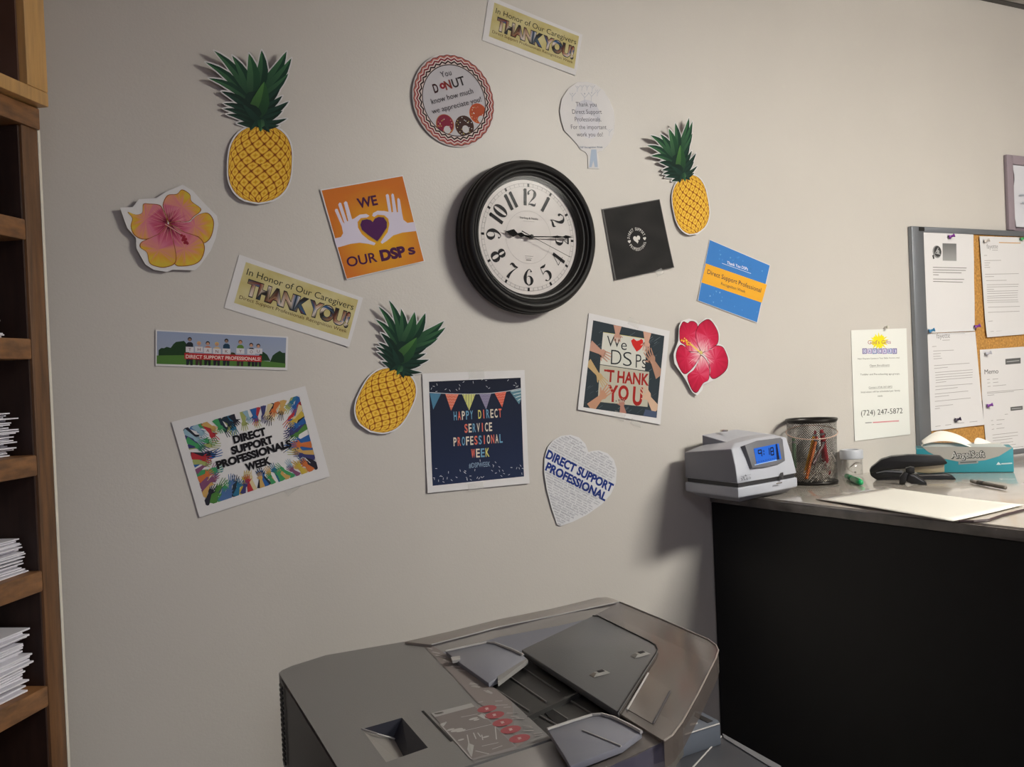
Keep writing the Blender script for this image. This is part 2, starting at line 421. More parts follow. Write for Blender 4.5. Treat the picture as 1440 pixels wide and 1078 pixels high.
# upper unit in light pine
uz = BF(56, 150).z
ub = thing('wall_shelf_unit', 'light pine shelf unit standing on top of the dark bookcase', 'shelf unit', BP + Vector((0, 0, uz)))
us = .048; uo = .018
bboard(MB(), -BW, .004, -BD, uo, ztop + .001, BF(56, 126, uo).z).build('bottom_board', pine, ub, bevel=.002)
bboard(MB(), -us, .004, -BD, uo, BF(56, 126, uo).z, CEIL - .05).build('side_panel', pine, ub, bevel=.002)
bboard(MB(), -BW, -BW + us, -BD, uo, BF(56, 126, uo).z, CEIL - .05).build('side_panel', pine, ub, bevel=.002)
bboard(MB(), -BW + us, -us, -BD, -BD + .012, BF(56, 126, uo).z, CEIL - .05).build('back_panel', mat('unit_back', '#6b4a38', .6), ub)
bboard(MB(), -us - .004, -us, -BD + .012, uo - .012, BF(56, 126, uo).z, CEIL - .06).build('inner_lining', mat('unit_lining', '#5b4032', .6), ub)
bboard(MB(), -BW, .004, -BD, uo, CEIL - .05, CEIL - .02).build('top_board', pine, ub, bevel=.002)
# white painted edge where bookcase meets the wall
e = MB().obox(BP + DV * .0012 - NV * .0005, DV * .0065, -NV * .02, (0, 0, ztop + .002)); struct(e.build('trim_2', mat('white_trim_paint', '#d6d0c4', .5)))
# ragged stacks of paper on the shelves
whp = mat('stack_paper', '#e2e0e8', .7)
def pstack(label, d, n, z0, hgt, cnt, seed, gw='loose paper stacks on the bookcase shelves', slope=0.):
    cnt *= 2
    rnd = random.Random(seed); mb = MB(); z = z0 + .0008
    for k in range(cnt):
        th = hgt / cnt; dd = d + rnd.uniform(-.010, .010); nn = n + rnd.uniform(-.012, .006); r = rnd.uniform(-.05, .05)
        A = DV * math.cos(r) + NV * math.sin(r); B = NV * math.cos(r) - DV * math.sin(r); o = BP + DV * dd + NV * nn + Vector((0, 0, z))
        up = Vector((0, 0, th * .62)); tip = Vector((0, 0, rnd.uniform(0, th * .35)))
        vs = [o, o - A * .216, o - A * .216 - B * .24, o - B * .24]; mb.add([vs[0] + tip, vs[1], vs[2], vs[3], vs[0] + up + tip, vs[1] + up, vs[2] + up, vs[3] + up], [(3, 2, 1, 0), (4, 5, 6, 7), (0, 1, 5, 4), (1, 2, 6, 5), (2, 3, 7, 6), (3, 0, 4, 7)])
        z += th
    tag(mb.build('paper_stack', whp), label, 'paper', gw)
pstack('thickest ragged stack of white paper, lowest visible shelf', -.066, -.014, shelf_z[4], .088, 12, 1)
pstack('low ragged stack of white paper, second shelf from the bottom', -.060, -.020, shelf_z[3], .048, 9, 2)
pstack('ragged stack of white envelopes on the third shelf from the bottom', -.066, -.020, shelf_z[2], .062, 12, 3)
pstack('thin white papers on the shelf just below eye level', -.085, -.020, shelf_z[1], .028, 5, 5)
pstack('thin stack of papers on the uppermost dark shelf', -.080, -.020, shelf_z[0], .045, 6, 6)
zz = BF(56, 126, uo).z
pstack('few white sheets lying in the light pine shelf unit', -.070, -.030, zz, .045, 6, 7, 'papers in the pine unit')

# =================================================================== POSTERS ON THE WALL
def poster(name, label, cr, pts, **k): return Sheet(name, label, corners=cr(*pts), **k)

# ---- pineapples: one drawing, three cut-outs
k1 = crop(260, 50, 4.144)
def pine_pt(lon, t, g=1.0):
    t = max(-1, min(1, t)); x = math.sin(R(max(-90, min(90, lon)))) * math.sqrt(max(0, 1 - abs(t) ** 2.5))
    return (436 + g * (x * 180 + t * -12 * -1 + x * 6), 748 + g * (-t * 232 + (x * x - .3) * 12 * (1 if t < 0 else -1)))
PINE_BODY = [pine_pt(90, t / 12, 1.045) for t in range(12, -13, -1)] + [pine_pt(-90, t / 12, 1.045) for t in range(-11, 12)]
PINE_INNER = [pine_pt(90, t / 12, 1.0) for t in range(12, -13, -1)] + [pine_pt(-90, t / 12, 1.0) for t in range(-11, 12)]
LEAVES = [((108, 168), (330, 330), 40, 1), ((155, 105), (370, 330), 48, 1), ((262, 130), (375, 330), 52, 1), ((130, 258), (350, 360), 38, 1), ((205, 332), (370, 420), 40, 0),
          ((575, 108), (450, 310), 62, 1), ((605, 145), (465, 330), 56, 1), ((592, 230), (455, 360), 44, 1), ((432, 100), (430, 300), 58, 1), ((360, 118), (392, 330), 66, 2),
          ((220, 400), (380, 450), 32, 0), ((218, 430), (390, 480), 30, 0), ((238, 462), (390, 505), 28, 0), ((550, 308), (440, 410), 40, 0), ((562, 355), (440, 440), 38, 0),
          ((600, 388), (445, 470), 42, 0), ((566, 440), (450, 490), 34, 0), ((592, 485), (440, 515), 30, 0), ((550, 525), (440, 525), 28, 0), ((300, 512), (400, 530), 26, 0),
          ((380, 555), (430, 470), 46, 0), ((495, 565), (440, 480), 40, 0), ((440, 562), (440, 490), 34, 2), ((455, 275), (405, 470), 92, 3), ((330, 400), (430, 480), 60, 0)]
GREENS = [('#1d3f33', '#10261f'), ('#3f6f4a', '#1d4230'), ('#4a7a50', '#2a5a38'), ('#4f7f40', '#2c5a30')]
def leaf_pts(tip, base, wd, grow=0):
    tx, ty = tip; bx, by = base; dx, dy = bx - tx, by - ty; L = math.hypot(dx, dy); nx, ny = -dy / L, dx / L
    sgn = 1 if tx > 430 else -1; bend = L * .10 * sgn; tx -= dx / L * grow; ty -= dy / L * grow; dx, dy = bx - tx, by - ty; out = []
    prof = ((0, .0), (.12, .30), (.3, .62), (.55, .95), (.8, 1), (1, .75))
    l = []; r = []
    for t, ww in prof:
        off = -bend * math.sin(math.pi * t) * (1 if ny < 0 else -1) * .6; h = wd / 2 * ww + grow * (.75 if t > .05 else .35)
        cx, cy = tx + dx * t + nx * off, ty + dy * t + ny * off
        l.append((cx + nx * h, cy + ny * h)); r.append((cx - nx * h, cy - ny * h))
    mid = [((a[0] + b[0]) / 2, (a[1] + b[1]) / 2) for a, b in zip(l, r)]
    return l, r, mid
S0 = Surf(W(365.5, 200), (1, 0, 0), (0, 0, 1))
_cb = S0.uv(k1((430, 540))[0]); _bb = S0.uv(k1((468, 985))[0])
def pine_map(A, B):
    """similarity from the reference drawing to the axis A (crown base) - B (bottom), both in uv of a sheet"""
    z0 = complex(_bb[0] - _cb[0], _bb[1] - _cb[1]); z1 = complex(B[0] - A[0], B[1] - A[1]); k = z1 / z0
    def f(p):
        q = S0.uv(k1(p)[0]); z = complex(q[0] - _cb[0], q[1] - _cb[1]) * k; return (A[0] + z.real, A[1] + z.imag)
    return f, abs(k)
def pineapple(label, A, B, lift):
    ctr = ((A[0] + B[0]) / 2, (A[1] + B[1]) / 2); c = W(*ctr); 
    s = Sheet('pineapple_cutout', label, outline=[A, B], center=ctr, updir=(ctr[0], ctr[1] - 10), cat='wall decoration', group='paper pineapple cut-outs', off=.0018)
    a = s.surf.uv(A); b = s.surf.uv(B); ax = Vector((a[0] - b[0], a[1] - b[1])); L = ax.length; ax.normalize(); side = Vector((ax.y, -ax.x))
    def curl(u, v):
        d = Vector((u - a[0], v - a[1])); t = d.dot(ax); sd = d.dot(side); q = t + L * .5
        return (lift * max(0, t) ** 2 * 10 + lift * .9 * max(0, t) + (.0035 if sd < 0 else .0012) * min(1, abs(sd / L * 2.2)) ** 2 + .25 * lift * max(0, -t / L - .6))
    s.surf.curl = curl; f, k = pine_map(a, b)
    body = [f(p) for p in PINE_BODY]; outs = [body]
    for tip, base, wd, g in LEAVES:
        l, r, _ = leaf_pts(tip, base, wd * 1.18, 8); outs.append([f(p) for p in l + r[::-1]])
    outs.append([f(p) for p in ((310, 290), (400, 240), (480, 265), (465, 440), (455, 550), (395, 540), (350, 420))])
    s.cut(outs)
    art = s.art; art.maxlen = .010
    cx, cy = 436, 745
    inner = [f(p) for p in PINE_INNER]
    art.layer = 1; art.poly(inner, '#7a3f10', uv=True); art.layer = 2
    gold, hi, dk = lin('#d69a1c'), lin('#e8c24a'), lin('#a8701a')
    def m(lon, t): return f(pine_pt(lon, t, .99))
    rows = 3.5
    for j in range(0, 16):
        t = -1.05 + j / rows / 2 * 1.0
        for i in range(-5, 6):
            lon = (i + (.5 if j % 2 else 0)) * 25 + t * 14; dl, dt = 12.5, 1 / rows / 2
            if abs(lon) > 90 or abs(t) > 1.02: continue
            def cell(g, gt=None):
                pts = []
                for q in range(16):
                    an = q / 16 * 2 * math.pi; c_, s_ = math.cos(an), math.sin(an); n = (abs(c_) ** 1.25 + abs(s_) ** 1.25) ** (-1 / 1.25)
                    pts.append(m(lon + dl * g * c_ * n + dt * g * s_ * n * 14, t + dt * g * s_ * n))
                return pts
            P = cell(.84); c0 = m(lon, t); P2 = cell(.55); P3 = cell(.16); art.layer = 2; og_ = lin('#c9871a')
            for q in range(16):
                r_ = (q + 1) % 16
                art.tri(P[q], P[r_], P2[q], og_, og_, hi); art.tri(P[r_], P2[r_], P2[q], og_, hi, hi)
                art.tri(P2[q], P2[r_], P3[q], hi, hi, gold if q % 4 else dk); art.tri(P2[r_], P3[r_], P3[q], hi, gold if r_ % 4 else dk, gold if q % 4 else dk)
                art.tri(P3[q], P3[r_], c0, gold, gold, dk)
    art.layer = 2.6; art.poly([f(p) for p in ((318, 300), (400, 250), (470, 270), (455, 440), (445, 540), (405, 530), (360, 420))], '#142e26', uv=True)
    lay = 3
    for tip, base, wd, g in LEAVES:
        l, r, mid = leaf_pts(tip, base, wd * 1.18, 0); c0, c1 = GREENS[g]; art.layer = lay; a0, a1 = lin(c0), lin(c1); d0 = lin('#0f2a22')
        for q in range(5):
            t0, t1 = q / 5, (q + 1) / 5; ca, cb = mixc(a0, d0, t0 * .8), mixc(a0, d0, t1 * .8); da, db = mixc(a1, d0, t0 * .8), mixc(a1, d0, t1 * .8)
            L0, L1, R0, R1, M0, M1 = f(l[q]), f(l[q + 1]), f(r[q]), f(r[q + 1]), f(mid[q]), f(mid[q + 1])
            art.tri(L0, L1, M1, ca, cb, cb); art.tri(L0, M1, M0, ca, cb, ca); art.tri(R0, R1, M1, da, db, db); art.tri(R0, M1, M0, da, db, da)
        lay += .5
    s.done(); return s
k2 = crop(470, 400, 4.9); k3 = crop(840, 150, 3.369)
pineapple('paper pineapple cut-out above the yellow and pink flower, top left', *k1((430, 540), (468, 985)), .05)
pineapple('paper pineapple cut-out leaning right, between the orange sheet and navy poster', *k2((430, 600), (282, 1030)), .045)
pineapple('smallest-looking paper pineapple cut-out, right of the clock with curled leaves', *k3((408, 345), (486, 596)), .06)

# ---- flowers
def flower(label, cr, outline, petals, center, stops, edge, off, curl, extra, nm='flower_cutout'):
    P = cr(*outline); c = cr(center)[0]
    s = Sheet(nm, label, outline=P, center=c, updir=(c[0], c[1] - 10), cat='wall decoration', off=off, curl=curl)
    s.cut([s.uv]); art = s.art; rp = ramp(stops); cu = s.surf.uv(c); lay = 1; rnd = random.Random(len(outline))
    for pet in petals:
        o = [s.surf.uv(q) for q in cr(*smooth_pts(pet, 4))]; N = len(o); jit = [rnd.uniform(-.16, .16) for _ in o]; K = 7
        art.layer = lay
        oo = [(cu[0] + (p[0] - cu[0]) * 1.0, cu[1] + (p[1] - cu[1]) * 1.0) for p in o]
        art.poly(oo, edge, uv=True)
        mx = sum(p[0] for p in o) / N; my = sum(p[1] for p in o) / N
        o = [(mx + (p[0] - mx) * .955, my + (p[1] - my) * .955) for p in o]; art.layer = lay + .6
        far = max(math.dist(p, cu) for p in o)
        def col(p, j): return rp(min(1, math.dist(p, cu) / far + j))
        for i in range(N):
            i2 = (i + 1) % N
            for q in range(K):
                t0, t1 = q / K, (q + 1) / K; pt = lambda i_, t: (mx + (o[i_][0] - mx) * t, my + (o[i_][1] - my) * t)
                a, b, c_, d = pt(i, t0), pt(i, t1), pt(i2, t1), pt(i2, t0); ja, jb = jit[i] * .8, jit[i2] * .8
                art.tri(a, b, c_, col(a, ja), col(b, ja), col(c_, jb))
                if q: art.tri(a, c_, d, col(a, ja), col(c_, jb), col(d, jb))
        lay += 1.3
    art.layer = lay; extra(art, cr); s.done(); return s
kf = crop(150, 240, 6.739)
def streaks(a, cr, c, n, col, seed, r0, r1, wd):
    rnd = random.Random(seed); cu = a.s.uv(cr(c)[0])
    for k in range(n):
        t = 2 * math.pi * (k + rnd.uniform(-.3, .3)) / n; l = rnd.uniform(r0, r1); st = l * rnd.uniform(.25, .45)
        a.line([(cu[0] + math.cos(t) * r, cu[1] + math.sin(t) * r) for r in (st, (st + l) / 2, l)], [wd * .4, wd, wd * .2], rnd.choice(col), uv=True)
def ex1(a, cr):
    streaks(a, cr, (585, 500), 60, ['#c8707e', '#a84a66', '#d8a09a'], 6, .026, .038, .0006); a.up()
    a.line([a.s.uv(q) for q in cr((560, 505), (700, 610))], .0030, '#8a3048', uv=True); a.up(); a.line([a.s.uv(q) for q in cr((548, 508), (700, 602))], .0016, '#c99a90', uv=True); a.up()
    for p in ((705, 615), (722, 640), (735, 660), (750, 680), (715, 660), (735, 685), (745, 650), (760, 690), (730, 625)): a.disc(cr(p)[0], .0026, '#98283a', n=8)
flower('yellow and pink hibiscus cut-out with white edge, left side of the wall', kf,
       [(118, 355), (240, 350), (300, 275), (465, 262), (560, 200), (715, 135), (810, 190), (900, 290), (1040, 430), (1055, 510), (1030, 640), (980, 760), (880, 900), (830, 945), (620, 940), (565, 962), (440, 940), (360, 890), (275, 740), (272, 640), (185, 545)],
       [[(560, 430), (525, 330), (570, 235), (660, 222), (710, 180), (785, 225), (800, 290), (885, 355), (880, 395), (820, 440), (770, 485), (650, 485), (590, 500)],
        [(620, 485), (770, 490), (810, 460), (860, 420), (950, 400), (1005, 460), (1010, 540), (980, 640), (915, 690), (870, 630), (760, 600), (650, 540), (585, 510)],
        [(575, 490), (530, 370), (495, 325), (400, 315), (340, 320), (330, 400), (270, 420), (190, 395), (235, 455), (220, 530), (250, 610), (330, 655), (430, 640), (520, 590)],
        [(590, 510), (700, 570), (870, 630), (925, 720), (900, 830), (830, 890), (700, 910), (640, 890), (600, 800), (600, 640)],
        [(585, 510), (520, 580), (400, 640), (320, 680), (310, 730), (375, 780), (400, 880), (480, 915), (550, 920), (640, 885), (655, 800), (625, 650)]],
       (585, 500), [(0, '#4a1024'), (.1, '#7d1838'), (.25, '#b84a68'), (.45, '#c87088'), (.68, '#cf8a72'), (.82, '#cf9a34'), (1, '#c9b03c')], '#8a5226', .004,
       lambda u, v: .0035 + .5 * max(0, -u + .01) ** 2 + .1 * max(0, -v) ** 2, ex1)
kr = crop(930, 430, 7.7)
def ex2(a, cr):
    streaks(a, cr, (420, 510), 44, ['#e28a9c', '#dc6a84', '#ecb8c0'], 4, .030, .046, .0010); a.up()
    a.line([a.s.uv(q) for q in cr((425, 515), (300, 410))], .0034, '#e6c860', uv=True); a.up()
    rnd = random.Random(3)
    for i in range(26): t = rnd.random(); a.disc(cr((300 - t * 95 + rnd.uniform(-12, 12), 410 - t * 45 + rnd.uniform(-32, 32) * (.5 + .5 * math.sin(t * 3.1))))[0], .0016, rnd.choice(['#f2c21e', '#e0a81a', '#f6dc50']), n=7)
    a.up(); a.disc(cr((420, 505))[0], .0042, '#cdbf72', n=12)
flower('crimson red hibiscus cut-out right of the taped photo sheet', kr,
       [(165, 380), (172, 220), (200, 165), (290, 138), (370, 160), (395, 190), (470, 130), (530, 138), (600, 230), (625, 310), (615, 410), (660, 430), (700, 500), (732, 580), (705, 700), (620, 755), (560, 800), (500, 830), (445, 850), (432, 910), (375, 968), (320, 935), (240, 785), (120, 625), (108, 520)],
       [[(410, 490), (375, 350), (385, 220), (350, 170), (300, 165), (270, 185), (220, 170), (180, 240), (175, 310), (185, 390), (240, 430), (270, 490), (340, 500)],
        [(425, 505), (375, 400), (360, 290), (400, 200), (480, 145), (530, 160), (580, 230), (610, 310), (600, 410), (520, 470), (460, 510)],
        [(430, 510), (520, 470), (560, 430), (640, 435), (680, 480), (715, 590), (690, 700), (570, 790), (515, 760), (520, 680), (480, 560)],
        [(425, 530), (500, 620), (515, 700), (500, 800), (440, 840), (370, 940), (310, 900), (265, 760), (340, 690), (390, 600)],
        [(415, 515), (300, 500), (240, 440), (190, 420), (150, 470), (135, 560), (180, 680), (240, 740), (320, 680), (380, 600)]],
       (420, 510), [(0, '#e8d0cc'), (.15, '#dca8b0'), (.35, '#d0506e'), (.6, '#c01f45'), (1, '#a51235')], '#5e1024', .004,
       lambda u, v: .003 + .55 * max(0, -u + .01) ** 2 + .25 * max(0, -v - .02) ** 2, ex2)

# ---- round doughnut sign
kd = crop(570, 60, 6.736)
cd = kd((462, 548))[0]
s = Sheet('round_sign', 'round paper sign with zigzag border and doughnuts, left of the top banner', outline=[cd], center=cd, updir=(cd[0], cd[1] - 10), off=.003, curl=lambda u, v: .05 * (u * u + v * v) + .02 * max(0, -u))
u0 = s.surf.uv(kd((462, 105))[0]); u1 = s.surf.uv(kd((462, 990))[0]); RR = math.dist(u0, u1) / 2 / 1.012
circ = lambda r, n=72: [(r * math.cos(2 * math.pi * k / n), r * math.sin(2 * math.pi * k / n)) for k in range(n)]
s.cut([circ(RR)]); a = s.art
a.layer = 1; a.poly(circ(RR * .775), '#b9b6bc', uv=True)
a.layer = 2
for p, r, c1, c2 in (((690, 670), 98, '#a8492a', '#b8562c'), ((375, 775), 98, '#7d2038', '#a05a2a'), ((560, 790), 102, '#3e2622', '#4a2e22')):
    q = s.surf.uv(kd(p)[0]); rm = r / 6.736 / 66 * RR; a.disc(q, rm, c2, uv=True, n=28); a.layer += .6; a.disc((q[0], q[1] + rm * .05), rm * .9, c1, uv=True, n=28); a.layer += .6
    rnd = random.Random(r + p[0])
    for _ in range(22): t = rnd.random() * 6.28; rr = rm * rnd.uniform(.45, .85); a.disc((q[0] + rr * math.cos(t), q[1] + rr * math.sin(t)), .0011, rnd.choice(['#d8c8a0', '#c87a6a', '#b8a860', '#d0d0d0']), uv=True, n=5)
    a.layer += .5
for p in ((395, 825), (570, 820), (718, 728)): a.disc(s.surf.uv(kd(p)[0]), 37 / 6.736 / 66 * RR, '#bcb8ba', uv=True, n=20)
a.layer = 8
def ring(r0, r1, col, n=90, zig=0, amp=0, ph=0):
    c = lin(col)
    N = zig * 2 if zig else n
    for k in range(N):
        t0, t1 = 2 * math.pi * k / N, 2 * math.pi * (k + 1) / N; z0, z1 = ((amp if (k + ph) % 2 else -amp), (amp if (k + 1 + ph) % 2 else -amp)) if zig else (0, 0)
        pt = lambda r, t: (r * math.cos(t), r * math.sin(t))
        p = [pt(r0 + z0, t0), pt(r1 + z0, t0), pt(r1 + z1, t1), pt(r0 + z1, t1)]; a.tri(p[0], p[1], p[2], c); a.tri(p[0], p[2], p[3], c)
ring(RR * .755, RR * .775, '#2a1a1e'); ring(RR * .775, RR * .985, '#c9b8b4'); a.up()
for i, c in enumerate(('#261014', '#7a1c2c', '#b06058')): ring(RR * (.800 + i * .064), RR * (.834 + i * .064), c, zig=34, amp=RR * .022)
ring(RR * .955, RR * .972, '#3a1a20', zig=34, amp=RR * .012)
a.up()
dk = '#2a2226'
a.text('You', *kd((340, 332), (440, 306)), 8.5, dk, spacing=1.1); 
a.text('D', *kd((275, 478), (320, 465)), 12.6, '#331018', .03); a.text('N', *kd((385, 448), (445, 430)), 12.6, '#7a2a20', .03); a.text('UT', *kd((455, 428), (572, 394)), 12.6, dk, .02)
q = s.surf.uv(kd((350, 410))[0]); a.disc(q, .0062, '#8a2030', uv=True); a.up(); a.disc(q, .0023, '#c8b0b0', uv=True); a.up()
a.text('know how much', *kd((250, 585), (645, 478)), 8, dk, 0); a.text('we appreciate you!', *kd((255, 676), (722, 556)), 7.4, dk, 0)
s.done()

# ---- tree shaped cut-out
kp = crop(780, 110, 8.289)
ol = [(265, 45), (160, 120), (80, 240), (55, 380), (75, 500), (110, 610), (200, 700), (270, 780), (300, 830), (360, 860), (385, 900), (390, 1050), (520, 1055), (500, 860), (560, 840), (640, 760), (690, 640), (700, 500), (690, 380), (640, 250), (570, 140), (480, 70), (380, 40)]
s = Sheet('tree_cutout', 'pale tree-shaped paper cut-out with grey thank-you text under the top banner', outline=kp(*ol), center=kp((380, 480))[0], updir=kp((380, 400))[0], off=.0015, curl=lambda u, v: .35 * max(0, -u - .005) ** 2)
s.cut([s.uv]); a = s.art; a.layer = 1
a.disc(kp((385, 430))[0], .033, '#c6c6cf', n=36); a.up(); a.disc(kp((400, 560))[0], .0265, '#d2d1d8', n=36); a.up()
a.poly(kp((425, 830), (485, 830), (500, 1035), (468, 1035), (450, 960), (430, 1035), (402, 1035)), '#aab8cc'); 
for px, py, r in ((205, 180, 1), (265, 95, .7), (320, 90, .6), (378, 90, .6), (440, 95, .7), (350, 180, 1.3), (430, 170, 1.2), (640, 600, .8), (500, 140, .8)):
    a.disc(kp((px, py))[0], .0012 * r, '#a3a9b8', n=8); a.line(kp((px - 34 * r, py - 8), (px, py + 35 * r), (px + 40 * r, py - 10)), .0010, '#abb1bf'); a.line(kp((px, py + 30 * r), (px - 6, py + 90 * r)), .0010, '#b4b9c6')
a.up()
for t, p, q, h in (('Thank you', (248, 328), (490, 330), 6), ('Direct Support', (205, 414), (550, 415), 6), ('Professionals.', (235, 502), (545, 503), 6), ('For the important', (190, 592), (605, 593), 6), ('work you do!', (258, 678), (562, 678), 6)):
    a.text(t, *kp(p, q), h, '#65656d', .0)
a.text('DSP Recognition Week', *kp((292, 815), (560, 812)), 2.4, '#6a7a92', .01); s.done()

# ---- caregivers banners (the same print twice)
kb = crop(300, 340, 6.545)
PAL = [lin(c) for c in ('#2a2422', '#5a2a20', '#b08a70', '#c9b8a8', '#3a4a5a', '#6a2018', '#d0c8c0', '#1a1818', '#8a6a50', '#2e5a8a')]
def patch(u, v, n=.006):
    i = (int(math.floor(u / n)) * 7 + int(math.floor(v / n)) * 13) % len(PAL); return PAL[i]
s = poster('thank_you_banner', 'tilted yellow caregivers thank-you banner below the orange sheet', kb, [(238, 115), (1375, 515), (1247, 968), (100, 605)], off=.0012, curl=lambda u, v: .12 * max(0, u) ** 2, group='caregivers thank-you banners', cat='banner')
s.back(); a = s.art; a.layer = 1
a.quad(kb((300, 185), (1330, 535), (1235, 895), (190, 560)), 14, 6, lambda x, y: mixc(lin('#b9ab70'), lin('#c6bd8e'), .5 + .5 * math.sin(x * 17 + y * 9))); a.layer = 3
a.text('In Honor of Our Caregivers', *kb((303, 300), (1282, 628)), 9.2, '#22241e', 0)
a.text('Direct Support Professionals Recognition Week', *kb((236, 520), (1222, 838)), 4.9, '#4a2a16', 0)
a.text('THANK YOU!', *kb((286, 478), (1235, 784)), 20.5, '#2a2a2a', .075); a.layer = 4
a.text('THANK YOU!', *kb((292, 476), (1230, 780)), 19.5, None, .045, colfn=patch)
s.done()
src = s; c2 = [(686, -3), (817.7, 49.1), (809.8, 106.2), (679.7, 53.8)]
P = [W(x, y, .0012) for x, y in c2]; cc = sum(P, Vector()) / 4; cc.y = 0; U = ((P[1] - P[0]) + (P[2] - P[3])); ang = math.atan2(U.z, U.x); ang0 = math.atan2(src.surf.U.z, src.surf.U.x)
sw = ((P[1] - P[0]).length + (P[2] - P[3]).length) / 2 / src.w
o2 = src.ob.copy(); C.objects.link(o2); o2.location = cc; o2.rotation_euler = (0, -(ang - ang0), 0); o2.scale = (sw, 1, sw)
o2['label'] = 'yellow caregivers thank-you banner at the top edge of the wall'
for ch in list(src.ob.children): c_ = ch.copy(); C.objects.link(c_); c_.parent = o2

# ---- "WE love OUR DSPs" orange sheet
kw = crop(430, 230, 6.342)
s = poster('orange_poster', 'orange sheet with two white hands around a purple heart', kw, [(125, 232), (868, 103), (1060, 872), (360, 1035)], off=.002, curl=lambda u, v: .35 * max(0, -v - .02) ** 2 + .12 * max(0, -u) ** 2)
s.back(); a = s.art; a.layer = 1
def og(x, y): d = math.hypot((x - .55) * 1.0, (y - .62) * 1.0); return mixc(lin('#d9a61c'), lin('#c46c22'), d * 1.7)
a.quad(kw((140, 240), (862, 112), (1050, 868), (362, 1026)), 14, 14, og); a.layer = 3
a.poly(kw((250, 668), (312, 655), (332, 620), (320, 560), (257, 418), (265, 403), (282, 405), (330, 520), (345, 535), (288, 365), (300, 347), (315, 352), (368, 515), (378, 510), (338, 350), (352, 335), (368, 342), (412, 495), (430, 490), (480, 455), (540, 448), (568, 465), (545, 480), (490, 485), (462, 520), (465, 570), (500, 630), (560, 680), (622, 708), (610, 728), (560, 715), (480, 705), (400, 715), (275, 750)), '#cfc8da')
a.poly(kw((968, 520), (905, 528), (870, 500), (858, 440), (838, 318), (822, 305), (815, 320), (822, 430), (812, 435), (785, 275), (772, 265), (762, 280), (778, 430), (765, 435), (740, 280), (728, 270), (712, 280), (738, 430), (700, 422), (640, 420), (600, 440), (592, 465), (610, 475), (640, 455), (700, 460), (735, 490), (745, 540), (730, 610), (690, 665), (668, 700), (680, 715), (720, 690), (780, 640), (860, 615), (985, 600)), '#cfc8da')
a.layer = 4
hp = [(637, 692), (560, 640), (500, 590), (485, 545), (500, 505), (545, 495), (580, 505), (597, 522), (615, 490), (650, 475), (695, 480), (722, 520), (722, 570), (690, 620), (660, 665)]
hc = (608, 578); a.poly(kw(*[(hc[0] + (x - hc[0]) * 1.10, hc[1] + (y - hc[1]) * 1.10) for x, y in hp]), '#b8902c'); a.layer = 5; a.poly(kw(*hp), '#4a1650')
a.text('WE', *kw((470, 398), (645, 364)), 13.5, '#42103e', .03); a.text('OUR', *kw((372, 922), (640, 872)), 13.5, '#42103e', .018); a.text('DSP', *kw((672, 866), (895, 822)), 14, '#42103e', .06); a.text('s', *kw((918, 812), (980, 800)), 14, '#42103e', .03)
s.done()

# ---- black sheet
s = poster('black_poster', 'black sheet with a small white heart emblem in a ring of letters', k3, [(22, 485), (293, 438), (360, 762), (82, 823)], off=.0025, curl=lambda u, v: .25 * max(0, -v) ** 2 + .004 * max(0, u * 8) ** 2)
s.back('#4a4846'); a = s.art; a.layer = 1
a.quad(k3((30, 489), (291, 442), (357, 760), (88, 820)), 10, 10, lambda x, y: mixc(lin('#171616'), lin('#222020'), .5 + .5 * math.sin(9 * x + 3 * math.sin(7 * y)))); a.layer = 3
c = s.surf.uv(k3((187, 627))[0]); r = .0195; wt = '#cfcdc8'
a.arc_text('DIRECT SUPPORT', c, r, .0062, -80, 78, wt, bold=.03); a.arc_text('PROFESSIONAL', c, r, .0062, 248, 112, wt, inward=True, bold=.03)
def heart(cx, cy, w_, n=28): return [(cx + w_ * (16 * math.sin(t) ** 3) / 16, cy + w_ * (13 * math.cos(t) - 5 * math.cos(2 * t) - 2 * math.cos(3 * t) - math.cos(4 * t)) / 16) for t in (2 * math.pi * k / n for k in range(n))]
a.poly(heart(c[0], c[1], .0098), wt, uv=True); a.poly(heart(c[0] - .0215, c[1] - .002, .0042), wt, uv=True); a.poly(heart(c[0] + .0215, c[1] - .002, .0042), wt, uv=True)
a.layer = 4; star = []
for k in range(10): rr = .0030 if k % 2 == 0 else .0013; star.append((c[0] + .0045 + rr * math.sin(k * math.pi / 5), c[1] - .0035 + rr * math.cos(k * math.pi / 5)))
a.poly(star, '#2a2828', uv=True); s.done()
tape(s, k3((290, 785))[0], .02, .014, .2)

# ---- blue sheet
s = poster('blue_poster', 'blue sheet with a yellow band, right of the black sheet', k3, [(532, 628), (820, 750), (757, 1025), (473, 918)], off=.0015, curl=lambda u, v: .22 * max(0, -v) ** 2)
s.back(); a = s.art; a.layer = 1
a.quad(k3((533, 631), (817, 752), (755, 1021), (476, 917)), 8, 8, lambda x, y: lin('#3b78bd')); a.layer = 2
rnd = random.Random(8)
for _ in range(30):
    u, v = rnd.uniform(-.45, .45) * s.w, rnd.choice([-1, 1]) * rnd.uniform(.24, .46) * s.h; z = .003; t = rnd.random() * 6
    a.poly([(u + z * math.cos(t + k * 2.1), v + z * math.sin(t + k * 2.1)) for k in range(3)], rnd.choice(['#4a86c8', '#5f97cc', '#7aa8d4', '#3a74b4']), uv=True)
a.layer = 3; a.poly(k3((514, 742), (803, 842), (779, 928), (493, 832)), '#e3a52e'); a.layer = 4
a.text('Direct Support Professional', *k3((520, 790), (774, 880)), 6.3, '#1f2a40', .004); a.text('Recognition Week', *k3((585, 843), (700, 882)), 4, '#1f2a40', 0)
a.text('Thank You DSPs', *k3((613, 744), (712, 776)), 4.2, '#e8e8f0', .01); a.line(k3((590, 741), (728, 790)), .0008, '#e8e8f0'); s.done()

